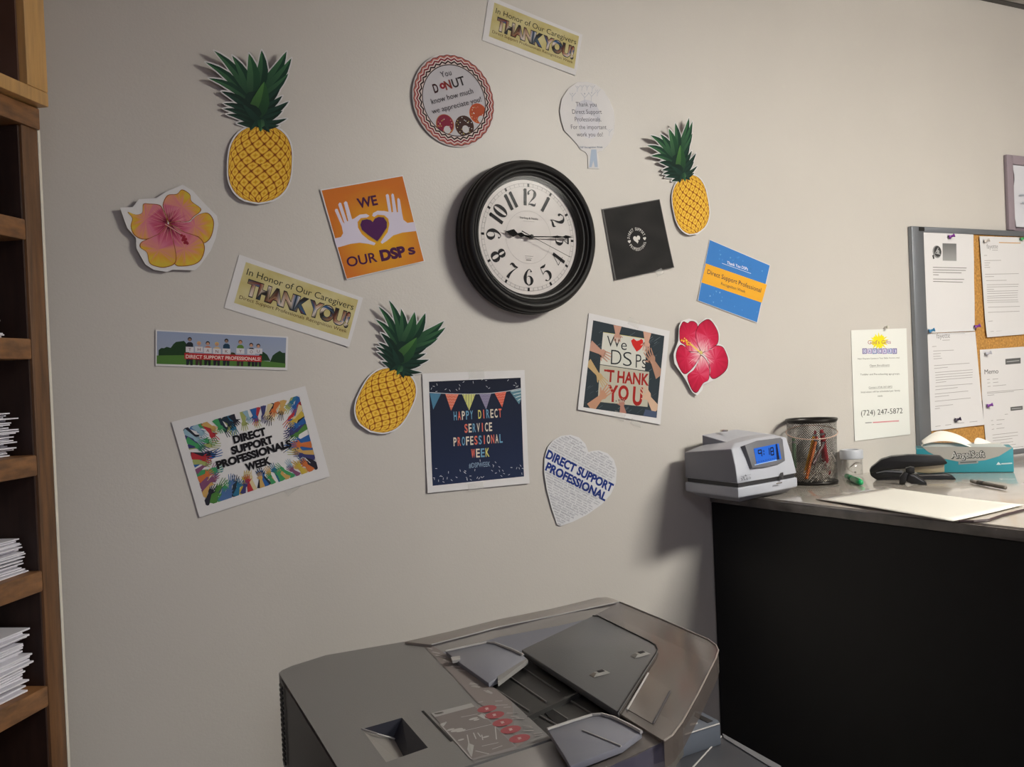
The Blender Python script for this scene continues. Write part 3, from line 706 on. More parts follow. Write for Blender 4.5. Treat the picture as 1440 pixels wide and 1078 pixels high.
# ---- "thank you" strip with people
kt = crop(200, 450, 6.545)
s = poster('people_strip', 'long narrow print of people holding letter cards over a red ribbon', kt, [(122, 88), (1342, 152), (1335, 462), (122, 420)], off=.0015, curl=lambda u, v: .05 * u * u, cat='banner')
s.back(nx=30, ny=6); a = s.art; a.layer = 1
a.quad(kt((135, 100), (1325, 162), (1315, 437), (132, 402)), 16, 4, lambda x, y: mixc(lin('#8d99b4'), lin('#9aa1b0'), y)); a.layer = 2
a.poly(kt((148, 335), (150, 275), (175, 255), (200, 258), (225, 245), (262, 255), (285, 222), (310, 200), (350, 195), (385, 190), (405, 215), (440, 330)), '#1f3a20')
a.poly(kt((800, 340), (820, 295), (850, 300), (880, 345)), '#3a3a20'); a.poly(kt((1040, 370), (1090, 300), (1112, 290), (1150, 318), (1180, 375)), '#1f3a20'); a.poly(kt((1175, 385), (1200, 325), (1225, 305), (1265, 282), (1290, 300), (1316, 300), (1316, 400)), '#1f3a20')
a.layer = 3; a.poly(kt((133, 325), (400, 322), (700, 345), (1090, 370), (1318, 400), (1315, 437), (132, 402)), '#4c7434'); a.layer = 4
pp = [(437, 178, '#20242c', '#2a2422', 'T', 272), (522, 215, '#b87a6a', '#c8a070', 'H', 270), (603, 215, '#b86a4a', '#241c1c', 'A', 280), (687, 222, '#c8a878', '#c8a860', 'N', 288), (775, 192, '#1e3a50', '#201c1c', 'K', 288), (903, 203, '#557a30', '#6a4a2a', 'Y', 286), (1003, 230, '#242428', '#2a2020', 'O', 292), (1068, 238, '#6a3a30', '#2a2020', 'U', 286)]
for i, (x, y, cl, hr, ch, sy) in enumerate(pp):
    a.layer = 4; a.poly(kt((x - 34, sy), (x - 30, y + 38), (x - 14, y + 24), (x + 14, y + 24), (x + 30, y + 38), (x + 34, sy)), cl)
    a.poly(kt((x - 34, 340), (x + 30, 342), (x + 26, 408 + x * .017), (x + 6, 408 + x * .017), (x, 370), (x - 12, 406 + x * .017), (x - 32, 405 + x * .017)), ['#20242c', '#3a2a2a', '#1c1c20', '#24202a'][i % 4])
    a.layer = 5; a.disc(kt((x, y - 3))[0], .0037, hr, n=12); a.layer = 6; a.disc(kt((x, y + 3))[0], .0028, '#b98a70' if i not in (0, 4) else '#8a7060', n=12)
    a.layer = 7; a.poly(kt((x - 37, sy - 28), (x + 36, sy - 25), (x + 36, sy + 25), (x - 37, sy + 22)), '#c9c7cc'); a.layer = 8; a.text(ch, *kt((x - 13, sy + 12), (x + 13, sy + 13)), 4, '#6a2a2a', 0)
a.layer = 8; a.poly(kt((388, 300), (1098, 327), (1098, 385), (388, 357)), '#a8282c'); a.layer = 9
a.text('DIRECT SUPPORT PROFESSIONALS!', *kt((400, 349), (1086, 373)), 4.6, '#e8d8d0', .012); s.done()

# ---- sheet with coloured hands
kh = crop(230, 530, 5.132)
s = poster('hands_poster', 'white sheet bordered by many coloured reaching hands, lower left of the wall', kh, [(57, 325), (1020, 65), (1197, 715), (258, 1012)], off=.0016, curl=lambda u, v: .09 * max(0, -v - .01) ** 2 + .12 * max(0, u - .03) ** 2)
s.back(); a = s.art
def hand(a, base, ang, L, col, wd=.007, uvp=True, spread=1.0, thumb=1):
    d = Vector((math.cos(ang), math.sin(ang))); n = Vector((-d.y, d.x)); B = Vector(base)
    pt = lambda x, y: tuple(B + d * x + n * y)
    w2 = wd * .5; wr = L * .5; pl = L * .22
    a.poly([pt(0, -w2 * 1.3), pt(wr, -w2 * .62), pt(wr + pl * .45, -w2 * 1.05), pt(wr + pl, -w2 * .98), pt(wr + pl, w2 * .98), pt(wr + pl * .45, w2 * 1.05), pt(wr, w2 * .62), pt(0, w2 * 1.3)], col, uv=True)
    for i, f_ in enumerate((.8, .98, 1.0, .86)):
        o = (i - 1.5) * w2 * .52; an = (i - 1.5) * .16 * spread; fl = L * .29 * f_; x0 = wr + pl * .9; c_, s_ = math.cos(an), math.sin(an); h = w2 * .19
        a.poly([pt(x0, o - h), pt(x0 + fl * c_, o + fl * s_ - h * .7), pt(x0 + fl * c_ + h, o + fl * s_), pt(x0 + fl * c_, o + fl * s_ + h * .7), pt(x0, o + h)], col, uv=True)
    t = thumb; a.poly([pt(wr + pl * .1, t * w2 * .6), pt(wr + pl * .75, t * w2 * 1.75), pt(wr + pl * .98, t * w2 * 1.8), pt(wr + pl * .85, t * w2 * 1.35), pt(wr + pl * .55, t * w2 * .7)], col, uv=True)
CL = ['#22303e', '#2d6a8a', '#a83038', '#4a7a3a', '#b8a040', '#4a6a9a', '#242430', '#c09a5a', '#3a3a6a', '#8aa8b8', '#c06a3a', '#3f8f5a', '#98a060', '#7a4a6a', '#2a5a9a', '#c8b890']
pc = [s.surf.uv(q) for q in kh((137, 372), (975, 132), (1113, 663), (306, 930))]
rnd = random.Random(21)
cen = (sum(p[0] for p in pc) / 4, sum(p[1] for p in pc) / 4)
hw, hh = math.dist(pc[0], pc[1]) / 2, math.dist(pc[1], pc[2]) / 2
order = []
for side in range(4):
    nn = (13, 10, 14, 10)[side]; p, q = pc[side], pc[(side + 1) % 4]
    for rowi, (dens, Ls) in enumerate(((1, (.040, .052)), (1, (.026, .038)))):
        for i in range(nn):
            t = (i + rnd.uniform(.1, .9)) / nn; b = (p[0] + (q[0] - p[0]) * t, p[1] + (q[1] - p[1]) * t); order.append((rowi, b, rnd.uniform(*Ls) * (1.25 if side in (1, 3) else .95)))
order.sort(key=lambda o: o[0])
lay = 1
for rowi, b, L in order:
    an = math.atan2(cen[1] - b[1], (cen[0] - b[0]) * .62); a.layer = lay; hand(a, b, an + rnd.uniform(-.3, .3), L * .92, rnd.choice(CL), wd=rnd.uniform(.0075, .0105), thumb=rnd.choice((-1, 1))); lay += .15
a.layer = lay + 1
# trim what the hands spill over the picture edge with the white margin
pw = [s.uv[i] for i in range(4)]; mg = '#d3d1d2'
for i in range(4):
    j = (i + 1) % 4; a.poly([pw[i], pw[j], pc[j], pc[i]], mg, uv=True)
a.up()
for t, p, q in (('DIRECT', (508, 478), (742, 414)), ('SUPPORT', (494, 558), (793, 472)), ('PROFESSIONALS', (388, 662), (925, 500)), ('WEEK', (596, 678), (778, 622))): a.text(t, *kh(p, q), 10.2, '#17151a', .055)
s.done()
tape(s, kh((930, 800))[0], .03, .014, .35)

# ---- navy poster
ky = crop(580, 510, 5.672)
s = poster('navy_poster', 'dark navy poster with a string of pennants and confetti, taped to the wall', ky, [(77, 85), (893, 57), (930, 960), (118, 1037)], off=.002, curl=lambda u, v: .45 * max(0, -v - .05) ** 2 + .12 * max(0, abs(u) - .05) ** 2)
s.back(); a = s.art; a.layer = 1
a.quad(ky((131, 150), (862, 118), (887, 905), (158, 980)), 10, 10, lambda x, y: mixc(lin('#161c2e'), lin('#1f2a48'), y)); a.layer = 3
wl = '#c8ccd4'; rnd = random.Random(5)
for k in range(64):
    if k < 20: x, y = rnd.uniform(.02, .98), rnd.uniform(.0, .10)
    else: x = rnd.uniform(.01, .99); y = 1 - abs(rnd.gauss(0, .075)) - .01 - .04 * abs(x - .5)
    u = -.0 + (x - .5) * 2 * math.dist(s.surf.uv(ky((131, 150))[0]), s.surf.uv(ky((862, 118))[0])) / 2; q = [s.surf.uv(z) for z in ky((131, 150), (862, 118), (887, 905), (158, 980))]
    px = (q[0][0] * (1 - x) + q[1][0] * x) * (1 - y) + (q[3][0] * (1 - x) + q[2][0] * x) * y; py = (q[0][1] * (1 - x) + q[1][1] * x) * (1 - y) + (q[3][1] * (1 - x) + q[2][1] * x) * y
    t = rnd.random() * 3.14; a.line([(px - .0022 * math.cos(t), py - .0022 * math.sin(t)), (px + .0022 * math.cos(t), py + .0022 * math.sin(t))], .0009, wl, uv=True)
a.line(ky((133, 236), (300, 246), (450, 249), (620, 243), (750, 227), (865, 203)), .0012, wl)
fl = [([(137, 240), (228, 245), (165, 372)], '#4a7a98', None), ([(262, 247), (368, 250), (308, 382)], '#d0705a', '#e8b0a0'), ([(395, 250), (502, 249), (452, 378)], '#c8c878', '#5a5a70'), ([(532, 248), (628, 243), (587, 372)], '#827c98', '#9a94ac'), ([(655, 240), (748, 228), (715, 355)], '#d0604e', '#e8a898'), ([(775, 225), (865, 206), (865, 290), (850, 330)], '#5a8090', '#c8d4d4')]
for i, (p, c1, c2) in enumerate(fl):
    a.layer = 3; a.poly(ky(*p), c1); a.layer = 4
    if c2 and len(p) == 3:
        (ax, ay), (bx, by), (tx, ty) = p
        if i == 2:
            for k in range(5):
                t = (k + .5) / 5; x = ax + (bx - ax) * t; y = ay + (by - ay) * t; e = 1 - abs(t - .5) * 2; a.line(ky((x, y), (x + (tx - x) * .15 * 0 + (tx - x) * e * .0, y + (ty - y) * e * .93)), .0010, c2)
        else:
            for k in range(5):
                t = (k + .5) / 6; l = (ax + (tx - ax) * t, ay + (ty - ay) * t); r = (bx + (tx - bx) * t, by + (ty - by) * t); a.line(ky(*[(l[0] + (r[0] - l[0]) * m / 6, l[1] + (r[1] - l[1]) * m / 6 + (4 if m % 2 else -4)) for m in range(7)]), .0006, c2)
    elif c2:
        for k in range(4): y = 222 + k * 24; a.line(ky((787 + k * 17, y + 6), (864, y - 8)), .0014, c2)
a.layer = 4; B_, S_, K_, Y_ = '#6a9ab8', '#dd705c', '#d8cdbc', '#ccc470'
a.letters('HAPPY DIRECT', *ky((326, 457), (716, 431)), 11.6, [B_, S_, K_, B_, B_, Y_, S_, B_, K_, K_, S_], .02, .74)
a.letters('SERVICE', *ky((412, 556), (640, 541)), 11.6, [S_, K_, B_, K_, S_, K_, K_], .02, .74)
a.letters('PROFESSIONAL', *ky((324, 663), (724, 634)), 11.6, [K_, S_, B_, K_, K_, S_, B_, S_, K_, S_, K_, B_], .02, .74)
a.letters('WEEK', *ky((466, 756), (618, 745)), 11.6, [S_, K_, B_, Y_], .02, .8)
a.text('#DSPWEEK', *ky((450, 838), (620, 824)), 6.6, '#7f94aa', .01); s.done()
tape(s, ky((510, 90))[0], .036, .018, .02); tape(s, ky((500, 985))[0], .036, .016, .04)

# ---- heart word cloud
kq = crop(740, 600, 6.74)
ol = [(590, 240), (560, 160), (500, 100), (420, 75), (330, 85), (250, 130), (200, 190), (170, 290), (165, 430), (190, 590), (235, 760), (290, 925), (325, 938), (440, 900), (580, 830), (720, 730), (800, 640), (850, 530), (858, 400), (830, 310), (770, 250), (690, 222), (630, 228)]
s = Sheet('heart_cutout', 'white heart-shaped paper with blue lettering near the bottom of the wall', outline=kq(*ol), center=kq((510, 490))[0], updir=kq((510, 400))[0], off=.0022, curl=lambda u, v: .25 * max(0, -u) ** 2)
s.cut([s.uv], m=mat('heart_paper', '#cfcfd2', .6)); a = s.art; a.layer = 2
a.text('DIRECT SUPPORT', *kq((176, 288), (806, 617)), 12.5, '#1c3278', .045); a.text('PROFESSIONAL', *kq((172, 404), (746, 702)), 12.2, '#1c3278', .045)
p0, p1 = s.surf.uv(kq((176, 288))[0]), s.surf.uv(kq((806, 617))[0]); d = Vector((p1[0] - p0[0], p1[1] - p0[1])).normalized(); n = Vector((-d.y, d.x)); O_ = Vector(p0)
poly = [Vector(q) for q in s.uv]; loc = [((q - O_).dot(d), (q - O_).dot(n)) for q in poly]
words = ['CARING', 'PERSON-CENTERED', 'SUPPORT', 'RESPECT', 'ADVOCATE', 'MEANINGFUL LIFE', 'SUPPORT', 'RESPECT', 'CARING', 'MEANINGFUL LIFE']; rnd = random.Random(2)
def spans(y):
    xs = []
    for i in range(len(loc)):
        (x0, y0), (x1, y1) = loc[i], loc[(i + 1) % len(loc)]
        if (y0 - y) * (y1 - y) < 0: xs.append(x0 + (x1 - x0) * (y - y0) / (y1 - y0))
    xs.sort(); return [(xs[i], xs[i + 1]) for i in range(0, len(xs) - 1, 2)]
ys = [.0165 + k * .0052 for k in range(12)] + [-.0195 - k * .0050 for k in range(22)]
wi = 0
for y in ys:
    hh_ = rnd.choice((.0024, .0030, .0034))
    ss = [tuple(sorted((max(a1, b1), min(a2, b2)))) for (a1, a2) in spans(y) for (b1, b2) in spans(y + hh_) if max(a1, b1) < min(a2, b2)]
    for x0, x1 in ss:
        x = x0 + .003
        while x < x1 - .008:
            wd_ = words[wi % len(words)]; wi += 1; L = len(wd_) * hh_ * .80
            if x + L > x1 - .002:
                wd_ = 'CARING' if x1 - x > .013 else 'HOPE'; L = len(wd_) * hh_ * .8
                if x + L > x1 - .002: break
            A, B = O_ + d * x + n * y, O_ + d * (x + L) + n * y; a.text(wd_, tuple(A), tuple(B), hh_, rnd.choice(['#6a6e80', '#50546a', '#7c7f8c']), 0, uv=True); x += L + .0035
s.done()

# ---- photo sheet "We heart DSPs THANK YOU"
kx = crop(800, 430, 5.9875)
s = poster('photo_poster', 'white-bordered photo print of hands around a thank-you card, taped', kx, [(168, 60), (848, 212), (765, 998), (70, 872)], off=.0018, curl=lambda u, v: .15 * max(0, -v) ** 2)
s.back(); a = s.art; a.layer = 1
a.quad(kx((203, 120), (803, 253), (735, 943), (117, 852)), 10, 10, lambda x, y: lin('#2c353c')); a.layer = 2; rnd = random.Random(9)
Q = [s.surf.uv(q) for q in kx((203, 120), (803, 253), (735, 943), (117, 852))]
def bil(x, y): return tuple((Q[0][k] * (1 - x) + Q[1][k] * x) * (1 - y) + (Q[3][k] * (1 - x) + Q[2][k] * x) * y for k in (0, 1))
for _ in range(110):
    x, y = rnd.uniform(0, .9), rnd.uniform(.08, 1); L = rnd.uniform(.03, .09); a.line([bil(x, y), bil(min(1, x + L), max(0, y - L * .8))], .0007, rnd.choice(['#55626a', '#6a767c', '#1d2429', '#444f58']), uv=True)
a.layer = 3; a.poly(kx((288, 222), (655, 278), (640, 545), (262, 492)), '#c7c6be'); a.poly(kx((262, 496), (676, 556), (660, 850), (240, 806)), '#b3ae9f'); a.layer = 4
a.line(kx((262, 492), (640, 545)), .0009, '#5a5a55'); a.line(kx((288, 222), (655, 278)), .0009, '#c8c070')
tx = '#23282c'
a.text('W', *kx((318, 340), (435, 350)), 15, tx, -.006); a.text('e', *kx((438, 368), (486, 372)), 15, tx, -.004); a.text('D', *kx((352, 492), (440, 498)), 21, tx, -.012); a.text('S', *kx((455, 505), (528, 508)), 20, tx, -.012); a.text('P', *kx((562, 520), (608, 522)), 19, tx, -.008); a.text('s', *kx((614, 524), (650, 526)), 19, tx, -.008)
a.poly(kx((570, 385), (535, 330), (522, 292), (545, 275), (570, 295), (590, 290), (610, 278), (624, 290), (622, 335), (600, 365)), '#c02420')
rd = '#98201c'
a.text('T', *kx((318, 634), (378, 640)), 16, rd, .03); 
a.letters('THANK', *kx((296, 634), (676, 668)), 15.5, [rd], .03, .8) if False else None
a.text('HANK', *kx((405, 642), (672, 668)), 15.5, rd, .03); a.text('Y', *kx((322, 800), (410, 806)), 22, rd, .03); a.text('O', *kx((412, 786), (500, 792)), 19, rd, .04); a.text('U', *kx((530, 826), (612, 836)), 24, rd, .035)
a.poly(kx((296, 534), (378, 540), (378, 556), (296, 550)), rd)
sk = ['#b98d7c', '#c49a88', '#b88a70', '#a8806c', '#c8a890']
a.layer = 6
def hx(p, q, wd, col, th=1, sp=.8):
    A, B = s.surf.uv(kx(p)[0]), s.surf.uv(kx(q)[0]); hand(a, A, math.atan2(B[1] - A[1], B[0] - A[0]), math.dist(A, B) * 1.12, col, wd, thumb=th, spread=sp)
for arg in (((410, 165), (405, 290), .017, sk[0], 1), ((660, 215), (650, 370), .018, sk[1], -1), ((175, 330), (330, 430), .018, sk[0], -1), ((160, 470), (300, 650), .014, '#b89c70', -1), ((175, 860), (335, 700), .019, sk[2], 1), ((765, 590), (665, 385), .020, sk[3], 1), ((735, 880), (625, 700), .020, sk[4], 1), ((450, 905), (440, 790), .015, '#a8786a', 1)):
    hx(*arg[:4], th=arg[4]); a.layer += .5
a.layer += 1
for q in ((395, 800), (420, 792), (445, 790), (465, 800)): a.disc(kx(q)[0], .0014, '#2a1420', n=8)
a.poly(kx((640, 870), (735, 890), (733, 942), (620, 925)), '#44506a')
# white margin over the spill
mg = '#d3d1d2'
for i in range(4):
    j = (i + 1) % 4; a.poly([s.uv[i], s.uv[j], Q[j], Q[i]], mg, uv=True)
s.done(); tape(s, kx((545, 145))[0], .03, .016, -.22); tape(s, kx((420, 925))[0], .03, .016, -.2)
tape(s, kx((560, 985))[0], .030, .012, -.2)

# ---- daycare flyer
kg = crop(1180, 440, 5.39)
s = poster('flyer', 'white flyer with a yellow sunburst and phone number beside the cork board', kg, [(90, 130), (510, 115), (537, 918), (118, 970)], off=.0015, curl=lambda u, v: .05 * max(0, -v) ** 2, cat='flyer')
s.back(m=mat('flyer_paper', '#dedfda', .6)); a = s.art; a.layer = 1; c = s.surf.uv(kg((302, 215))[0]); sun = []
for k in range(36): r = (.028 if k % 2 else .019) * (1 + .18 * math.sin(k * 2.3)); t = 2 * math.pi * k / 36; sun.append((c[0] + r * 1.25 * math.cos(t), c[1] + r * .75 * math.sin(t)))
a.poly(sun, '#e6d82a', uv=True); a.up()
a.text("God's Gifts", *kg((218, 236), (392, 232)), 5.2, '#a05a6a', 0)
for i, ch in enumerate('DAYCARE'):
    x = 176 + i * 38; a.layer = 2; a.poly(kg((x, 268 + (i % 2) * 3), (x + 33, 267), (x + 34, 308), (x + 1, 310 - (i % 2) * 3)), ['#4a3a8a', '#7a5aa8', '#3a5aa0'][i % 3]); a.layer = 3; a.poly(kg((x + 5, 273), (x + 28, 273), (x + 29, 303), (x + 6, 304)), '#d0d0e0'); a.layer = 4; a.text(ch, *kg((x + 10, 299), (x + 24, 299)), 4.0, '#4a3a9a', .02)
g = '#54564e'
for t, p, q, h in (('New Daycare Centre in Your Belle Vernon area!', (142, 352), (458, 343), 2.0), ('Open Enrollment', (232, 405), (382, 400), 2.6), ('Toddler and Pre-schooling age groups.', (160, 472), (460, 465), 2.3), ('Contact (724) 247-5872', (224, 570), (402, 563), 2.2), ('Interviews will be scheduled per family', (166, 606), (462, 592), 2.3), ('needs.', (292, 634), (332, 632), 2.2)): a.text(t, *kg(p, q), h, g, 0)
a.line(kg((232, 411), (382, 406)), .0005, g); a.line(kg((224, 575), (402, 568)), .0005, g)
a.text('(724) 247-5872', *kg((166, 778), (480, 758)), 7.4, '#2c2e2c', -.004); a.line(kg((196, 832), (246, 829)), .0022, '#8a8a8a'); a.line(kg((254, 828), (452, 815)), .0020, '#d0828a'); a.line(kg((254, 808 + 24), (452, 797 + 24)), .0008, '#d0828a'); s.done()
mbp = MB().lathe([(.001, 0), (.001, .008), (.004, .009), (.004, .014), (0.0005, .0145)], W(*kg((340, 108))[0]) + Vector((0, -.0002, 0)), 12, M=Matrix(((1, 0, 0), (0, 0, -1), (0, 1, 0)))); 
tag(mbp.build('push_pin', mat('pin_clear', '#c8c4b8', .3)), 'clear push pin at the top of the flyer', 'push pin')

# =================================================================== CORK BOARD
CB = .014
cx0 = W(1286, 420, CB).x; cz1 = W(1281, 317.5, CB).z
cb = thing('cork_board', 'cork notice board in a brushed aluminium frame on the right', 'notice board', Vector((cx0, -.001, 1.154)))
CR = 3.6; fw = W(1302, 400, CB).x - cx0
alu = mat('brushed_aluminium', '#8c9096', .42, .75, var=.06)
MB().box((cx0 + .005, -.0075, 1.16), (CR, -.001, cz1 - .005)).build('cork_panel', mat('cork', '#b0803f', .85, bump=.5, bscale=220, var=.35, vscale=160), cb)
MB().box((cx0, -CB, 1.154), (cx0 + fw, -.001, cz1)).build('frame_rail', alu, cb, bevel=.002)
MB().box((cx0 + fw, -CB, cz1 - .015), (CR, -.001, cz1)).build('frame_rail', alu, cb, bevel=.002)
MB().box((cx0 + fw, -CB, 1.154), (CR, -.001, 1.168)).build('frame_rail', alu, cb, bevel=.002)
p = W(1291, 317, CB); MB().box((cx0 + .028, -CB - .0015, cz1 - .012), (cx0 + .048, -CB + .0005, cz1 - .002)).build('corner_label', mat('black_label', '#1c1a18', .5), cb)
q1 = crop(1270, 200, 3.847); q2 = crop(1270, 440, 4.494)
def docl(a, cr, rows, col='#8d8a88', th=.0012):
    for p, q in rows: a.line(cr(p, q), th, col)
def doc(label, cr, pts, curl=None, off=.0015): return poster('pinned_letter', label, cr, pts, plane=.0075, off=off, curl=curl, group='papers pinned to the cork board', cat='paper')
# letter under the notice (lower left)
sB = poster('pinned_letter', 'pinned letter with rows of typing, lower left on the cork board', q2, [(140, 130), (452, 118), (505, 705), (172, 745)], plane=.0075, off=.0015, curl=lambda u, v: .6 * max(0, -v - .06) ** 2 + .2 * max(0, u) ** 2, group='papers pinned to the cork board', cat='paper')
sB.back(); a = sB.art; a.layer = 1
a.text('fayette', *q2((212, 160), (296, 156)), 7.0, '#5a5a5a', -.01); a.line(q2((180, 132), (390, 129)), .0007, '#7a7a7a')
docl(a, q2, [((248, 172), (295, 170)), ((183, 212), (210, 210)), ((190, 240), (320, 234)), ((190, 258), (238, 255)), ((190, 274), (236, 272)), ((192, 290), (245, 285)), ((196, 332), (418, 316)), ((196, 350), (282, 342)), ((202, 376), (436, 358)), ((204, 392), (438, 374)), ((204, 408), (436, 390)), ((206, 424), (436, 405)), ((206, 440), (272, 433)), ((204, 464), (436, 446)), ((204, 485), (345, 470)), ((200, 512), (410, 492)), ((200, 530), (290, 520)), ((200, 558), (425, 536)), ((203, 590), (315, 578)), ((200, 605), (232, 601)), ((200, 716), (232, 712)), ((262, 708), (300, 703)), ((340, 696), (382, 692)), ((415, 688), (462, 683))])
sB.done()
sA = poster('pinned_notice', 'pinned white notice with two small grey pictures, top left on the cork board', q1, [(110, 470), (380, 480), (388, 1020), (120, 1032)], plane=.0075, off=.0032, curl=lambda u, v: .0006 * math.sin(v * 30) ** 2, group='papers pinned to the cork board', cat='paper')
sA.back(); a = sA.art; a.layer = 1
a.quad(q1((213, 546), (288, 548), (288, 642), (213, 640)), 4, 6, lambda x, y: mixc(lin('#6a6a6a'), lin('#969696'), y)); a.disc(q1((183, 592))[0], .018, '#8a8a8a', ry=.017, n=20); a.up(); a.disc(q1((186, 590))[0], .0145, '#3c3c3c', n=20); a.up(); a.disc(q1((188, 592))[0], .006, '#9a9a9a', n=12); a.line(q1((190, 570), (172, 600), (200, 605)), .0022, '#b0b0b0'); a.line(q1((160, 610), (165, 630)), .006, '#3a3a3a')
docl(a, q1, [((160, 676), (342, 680)), ((160, 690), (338, 693)), ((160, 703), (315, 706)), ((162, 716), (192, 717)), ((162, 739), (330, 741)), ((162, 752), (322, 757))], '#6e6b69', .0016)
sA.done()
sC = poster('pinned_letter', 'pinned letter with orange rule and typed rows, top right on the cork board', q1, [(410, 508), (655, 515), (668, 1037), (447, 1055)], plane=.0075, off=.003, curl=lambda u, v: .02 * max(0, -u) + .8 * max(0, -v - .08) ** 2, group='papers pinned to the cork board', cat='paper')
sC.back(); a = sC.art; a.layer = 1
a.text('fayette', *q1((450, 575), (512, 574)), 6.2, '#5a5a5a', -.01); a.line(q1((518, 542), (636, 545)), .0022, '#c0904a')
docl(a, q1, [((480, 583), (512, 583)), ((435, 612), (452, 612)), ((437, 640), (530, 638)), ((437, 653), (468, 652)), ((437, 665), (462, 664)), ((437, 677), (468, 676)), ((440, 714), (625, 710)), ((440, 727), (490, 726)), ((446, 748), (560, 746)), ((450, 771), (625, 767)), ((450, 783), (622, 779)), ((450, 796), (490, 795)), ((452, 806), (622, 802)), ((452, 818), (620, 814)), ((452, 833), (620, 826)), ((452, 843), (620, 838)), ((452, 856), (622, 852)), ((452, 866), (624, 862)), ((456, 892), (632, 887)), ((456, 920), (630, 913)), ((458, 955), (540, 950)), ((458, 968), (482, 966)), ((467, 1024), (485, 1022)), ((500, 1022), (532, 1020)), ((560, 1020), (590, 1018)), ((612, 1018), (640, 1015))])
sC.done()
sD = poster('memo_sheet', 'pinned memo headed in bold type, right side of the cork board', q2, [(485, 232), (792, 210), (800, 640), (505, 665)], plane=.0075, off=.0015, group='papers pinned to the cork board', cat='paper')
sD.back(); a = sD.art; a.layer = 1
a.text('Memo', *q2((515, 386), (602, 380)), 6.4, '#3c3c3c', 0); a.poly(q2((646, 290), (742, 282), (743, 318), (647, 326)), '#5e5e5e'); a.up(); a.line(q2((654, 308), (734, 300)), .0022, '#aaaaaa')
docl(a, q2, [((530, 420), (548, 418)), ((565, 418), (600, 415)), ((532, 442), (550, 440)), ((568, 439), (602, 436)), ((534, 464), (552, 462)), ((568, 461), (650, 453)), ((530, 500), (760, 482)), ((530, 508), (700, 495)), ((533, 520), (576, 516))]); sD.done()
sE = poster('memo_sheet', 'lower pinned memo sheet partly behind the tissue box', q2, [(500, 548), (792, 520), (815, 985), (540, 1010)], plane=.0075, off=.0030, curl=lambda u, v: .006 * max(0, 1 - (v + .14) ** 2 * 0) * max(0, v - .08) * 10 * max(0, -u) * 10, group='papers pinned to the cork board', cat='paper')
sE.back(); a = sE.art; a.layer = 1
a.poly(q2((678, 594), (755, 586), (756, 610), (679, 618)), '#5e5e5e'); a.up(); a.line(q2((686, 605), (748, 600)), .002, '#aaaaaa')
docl(a, q2, [((642, 640), (662, 638)), ((555, 680), (568, 678)), ((590, 676), (640, 672)), ((558, 706), (574, 704)), ((590, 704), (625, 700)), ((560, 735), (575, 732)), ((590, 730), (640, 724)), ((565, 770), (725, 752)), ((565, 790), (725, 772)), ((568, 806), (690, 792)), ((575, 826), (695, 812)), ((578, 845), (712, 828)), ((580, 860), (760, 842)), ((580, 880), (760, 862))]); sE.done()
def pin(q, col, label, off=.0100, tilt=(.25, .12)):
    base = W(*q, off); base.y = -off; M = Matrix(((1, 0, 0), (0, 0, -1), (0, 1, 0))); ax = Vector((tilt[0] * 3.0, -1, .35)).normalized()
    zr = Vector((0, 0, 1)).rotation_difference(ax).to_matrix()
    t = thing('push_pin', label, 'push pin', base, 'push pins on the cork board')
    MB().lathe([(.0006, 0), (.0006, .005)], base, 8, cap=True, M=zr).build('needle', mat('steel', '#9a9a9a', .3, 1), t)
    MB().lathe([(.0055, .005), (.0060, .0062), (.0035, .0085), (.0030, .015), (.0050, .018), (.0052, .020), (.001, .0205)], base, 14, cap=True, M=zr).build('head', mat('pin_' + col.strip('#'), col, .3), t, smooth=True)
pin(q1((238, 516))[0], '#7a2f92', 'purple push pin at the top of the notice'); pin(q1((378, 1002))[0], '#7a2f92', 'purple push pin where the notice meets the letter, right corner')
pin(q1((130, 1025))[0], '#2f7fb0', 'blue push pin at the lower left corner of the notice'); pin(q1((428, 540))[0], '#c8c0ba', 'pale push pin at the upper left of the orange-ruled letter')
pin(q2((520, 590))[0], '#7a3a98', 'purple push pin on the lower memo sheet'); pin(q2((318, 680))[0], '#2a1c3a', 'dark violet push pin near the bottom of the lower left letter')
pin(q1((626, 528))[0], '#3a9a5a', 'green push pin at the upper right of the orange-ruled letter'); pin(q2((512, 262))[0], '#b8b8c4', 'clear push pin at the corner of the bold memo')

# framed print above the board
fx = W(1417, 250, .012).x; fz = W(1417, 217, .012).z
fr = thing('framed_sheet', 'mauve-framed white sheet at the right edge above the cork board', 'picture', Vector((fx, -.001, 1.5)))
mv = mat('mauve_frame', '#8d8088', .55)
zb = cz1 + .002
MB().box((fx, -.012, zb), (fx + .028, -.001, fz)).build('frame_side', mv, fr, bevel=.002); MB().box((fx + .028, -.012, fz - .026), (fx + .75, -.001, fz)).build('frame_top', mv, fr, bevel=.002)
MB().box((fx + .028, -.003, zb), (fx + .75, -.001, fz - .026)).build('backing', mat('mauve_backing', '#7d7078', .6), fr)
kk = crop(1380, 200, 7.7)
s = Surf(Vector((fx, -.001, 1.5)), (1, 0, 0), (0, 0, 1), None, .006)
pg = []
N = 12; z0 = zb + .01; z1 = fz - .027; vs = []; fs = []
for i in range(N + 1):
    t = i / N; z = z1 + (z0 - z1) * t; xl = fx + .028 + .004 * math.sin(t * 9) + .004 * t; dy = .006 + .004 * math.sin(t * 7)
    vs += [(xl - fx, -dy, z - 1.5), (.7, -.006, z - 1.5)]
for i in range(N): fs.append((2 * i, 2 * i + 2, 2 * i + 3, 2 * i + 1))
me = bpy.data.meshes.new('sheet'); me.from_pydata(vs, [], fs); link('sheet', me, mat('framed_paper', '#c9c9d0', .6), fr)
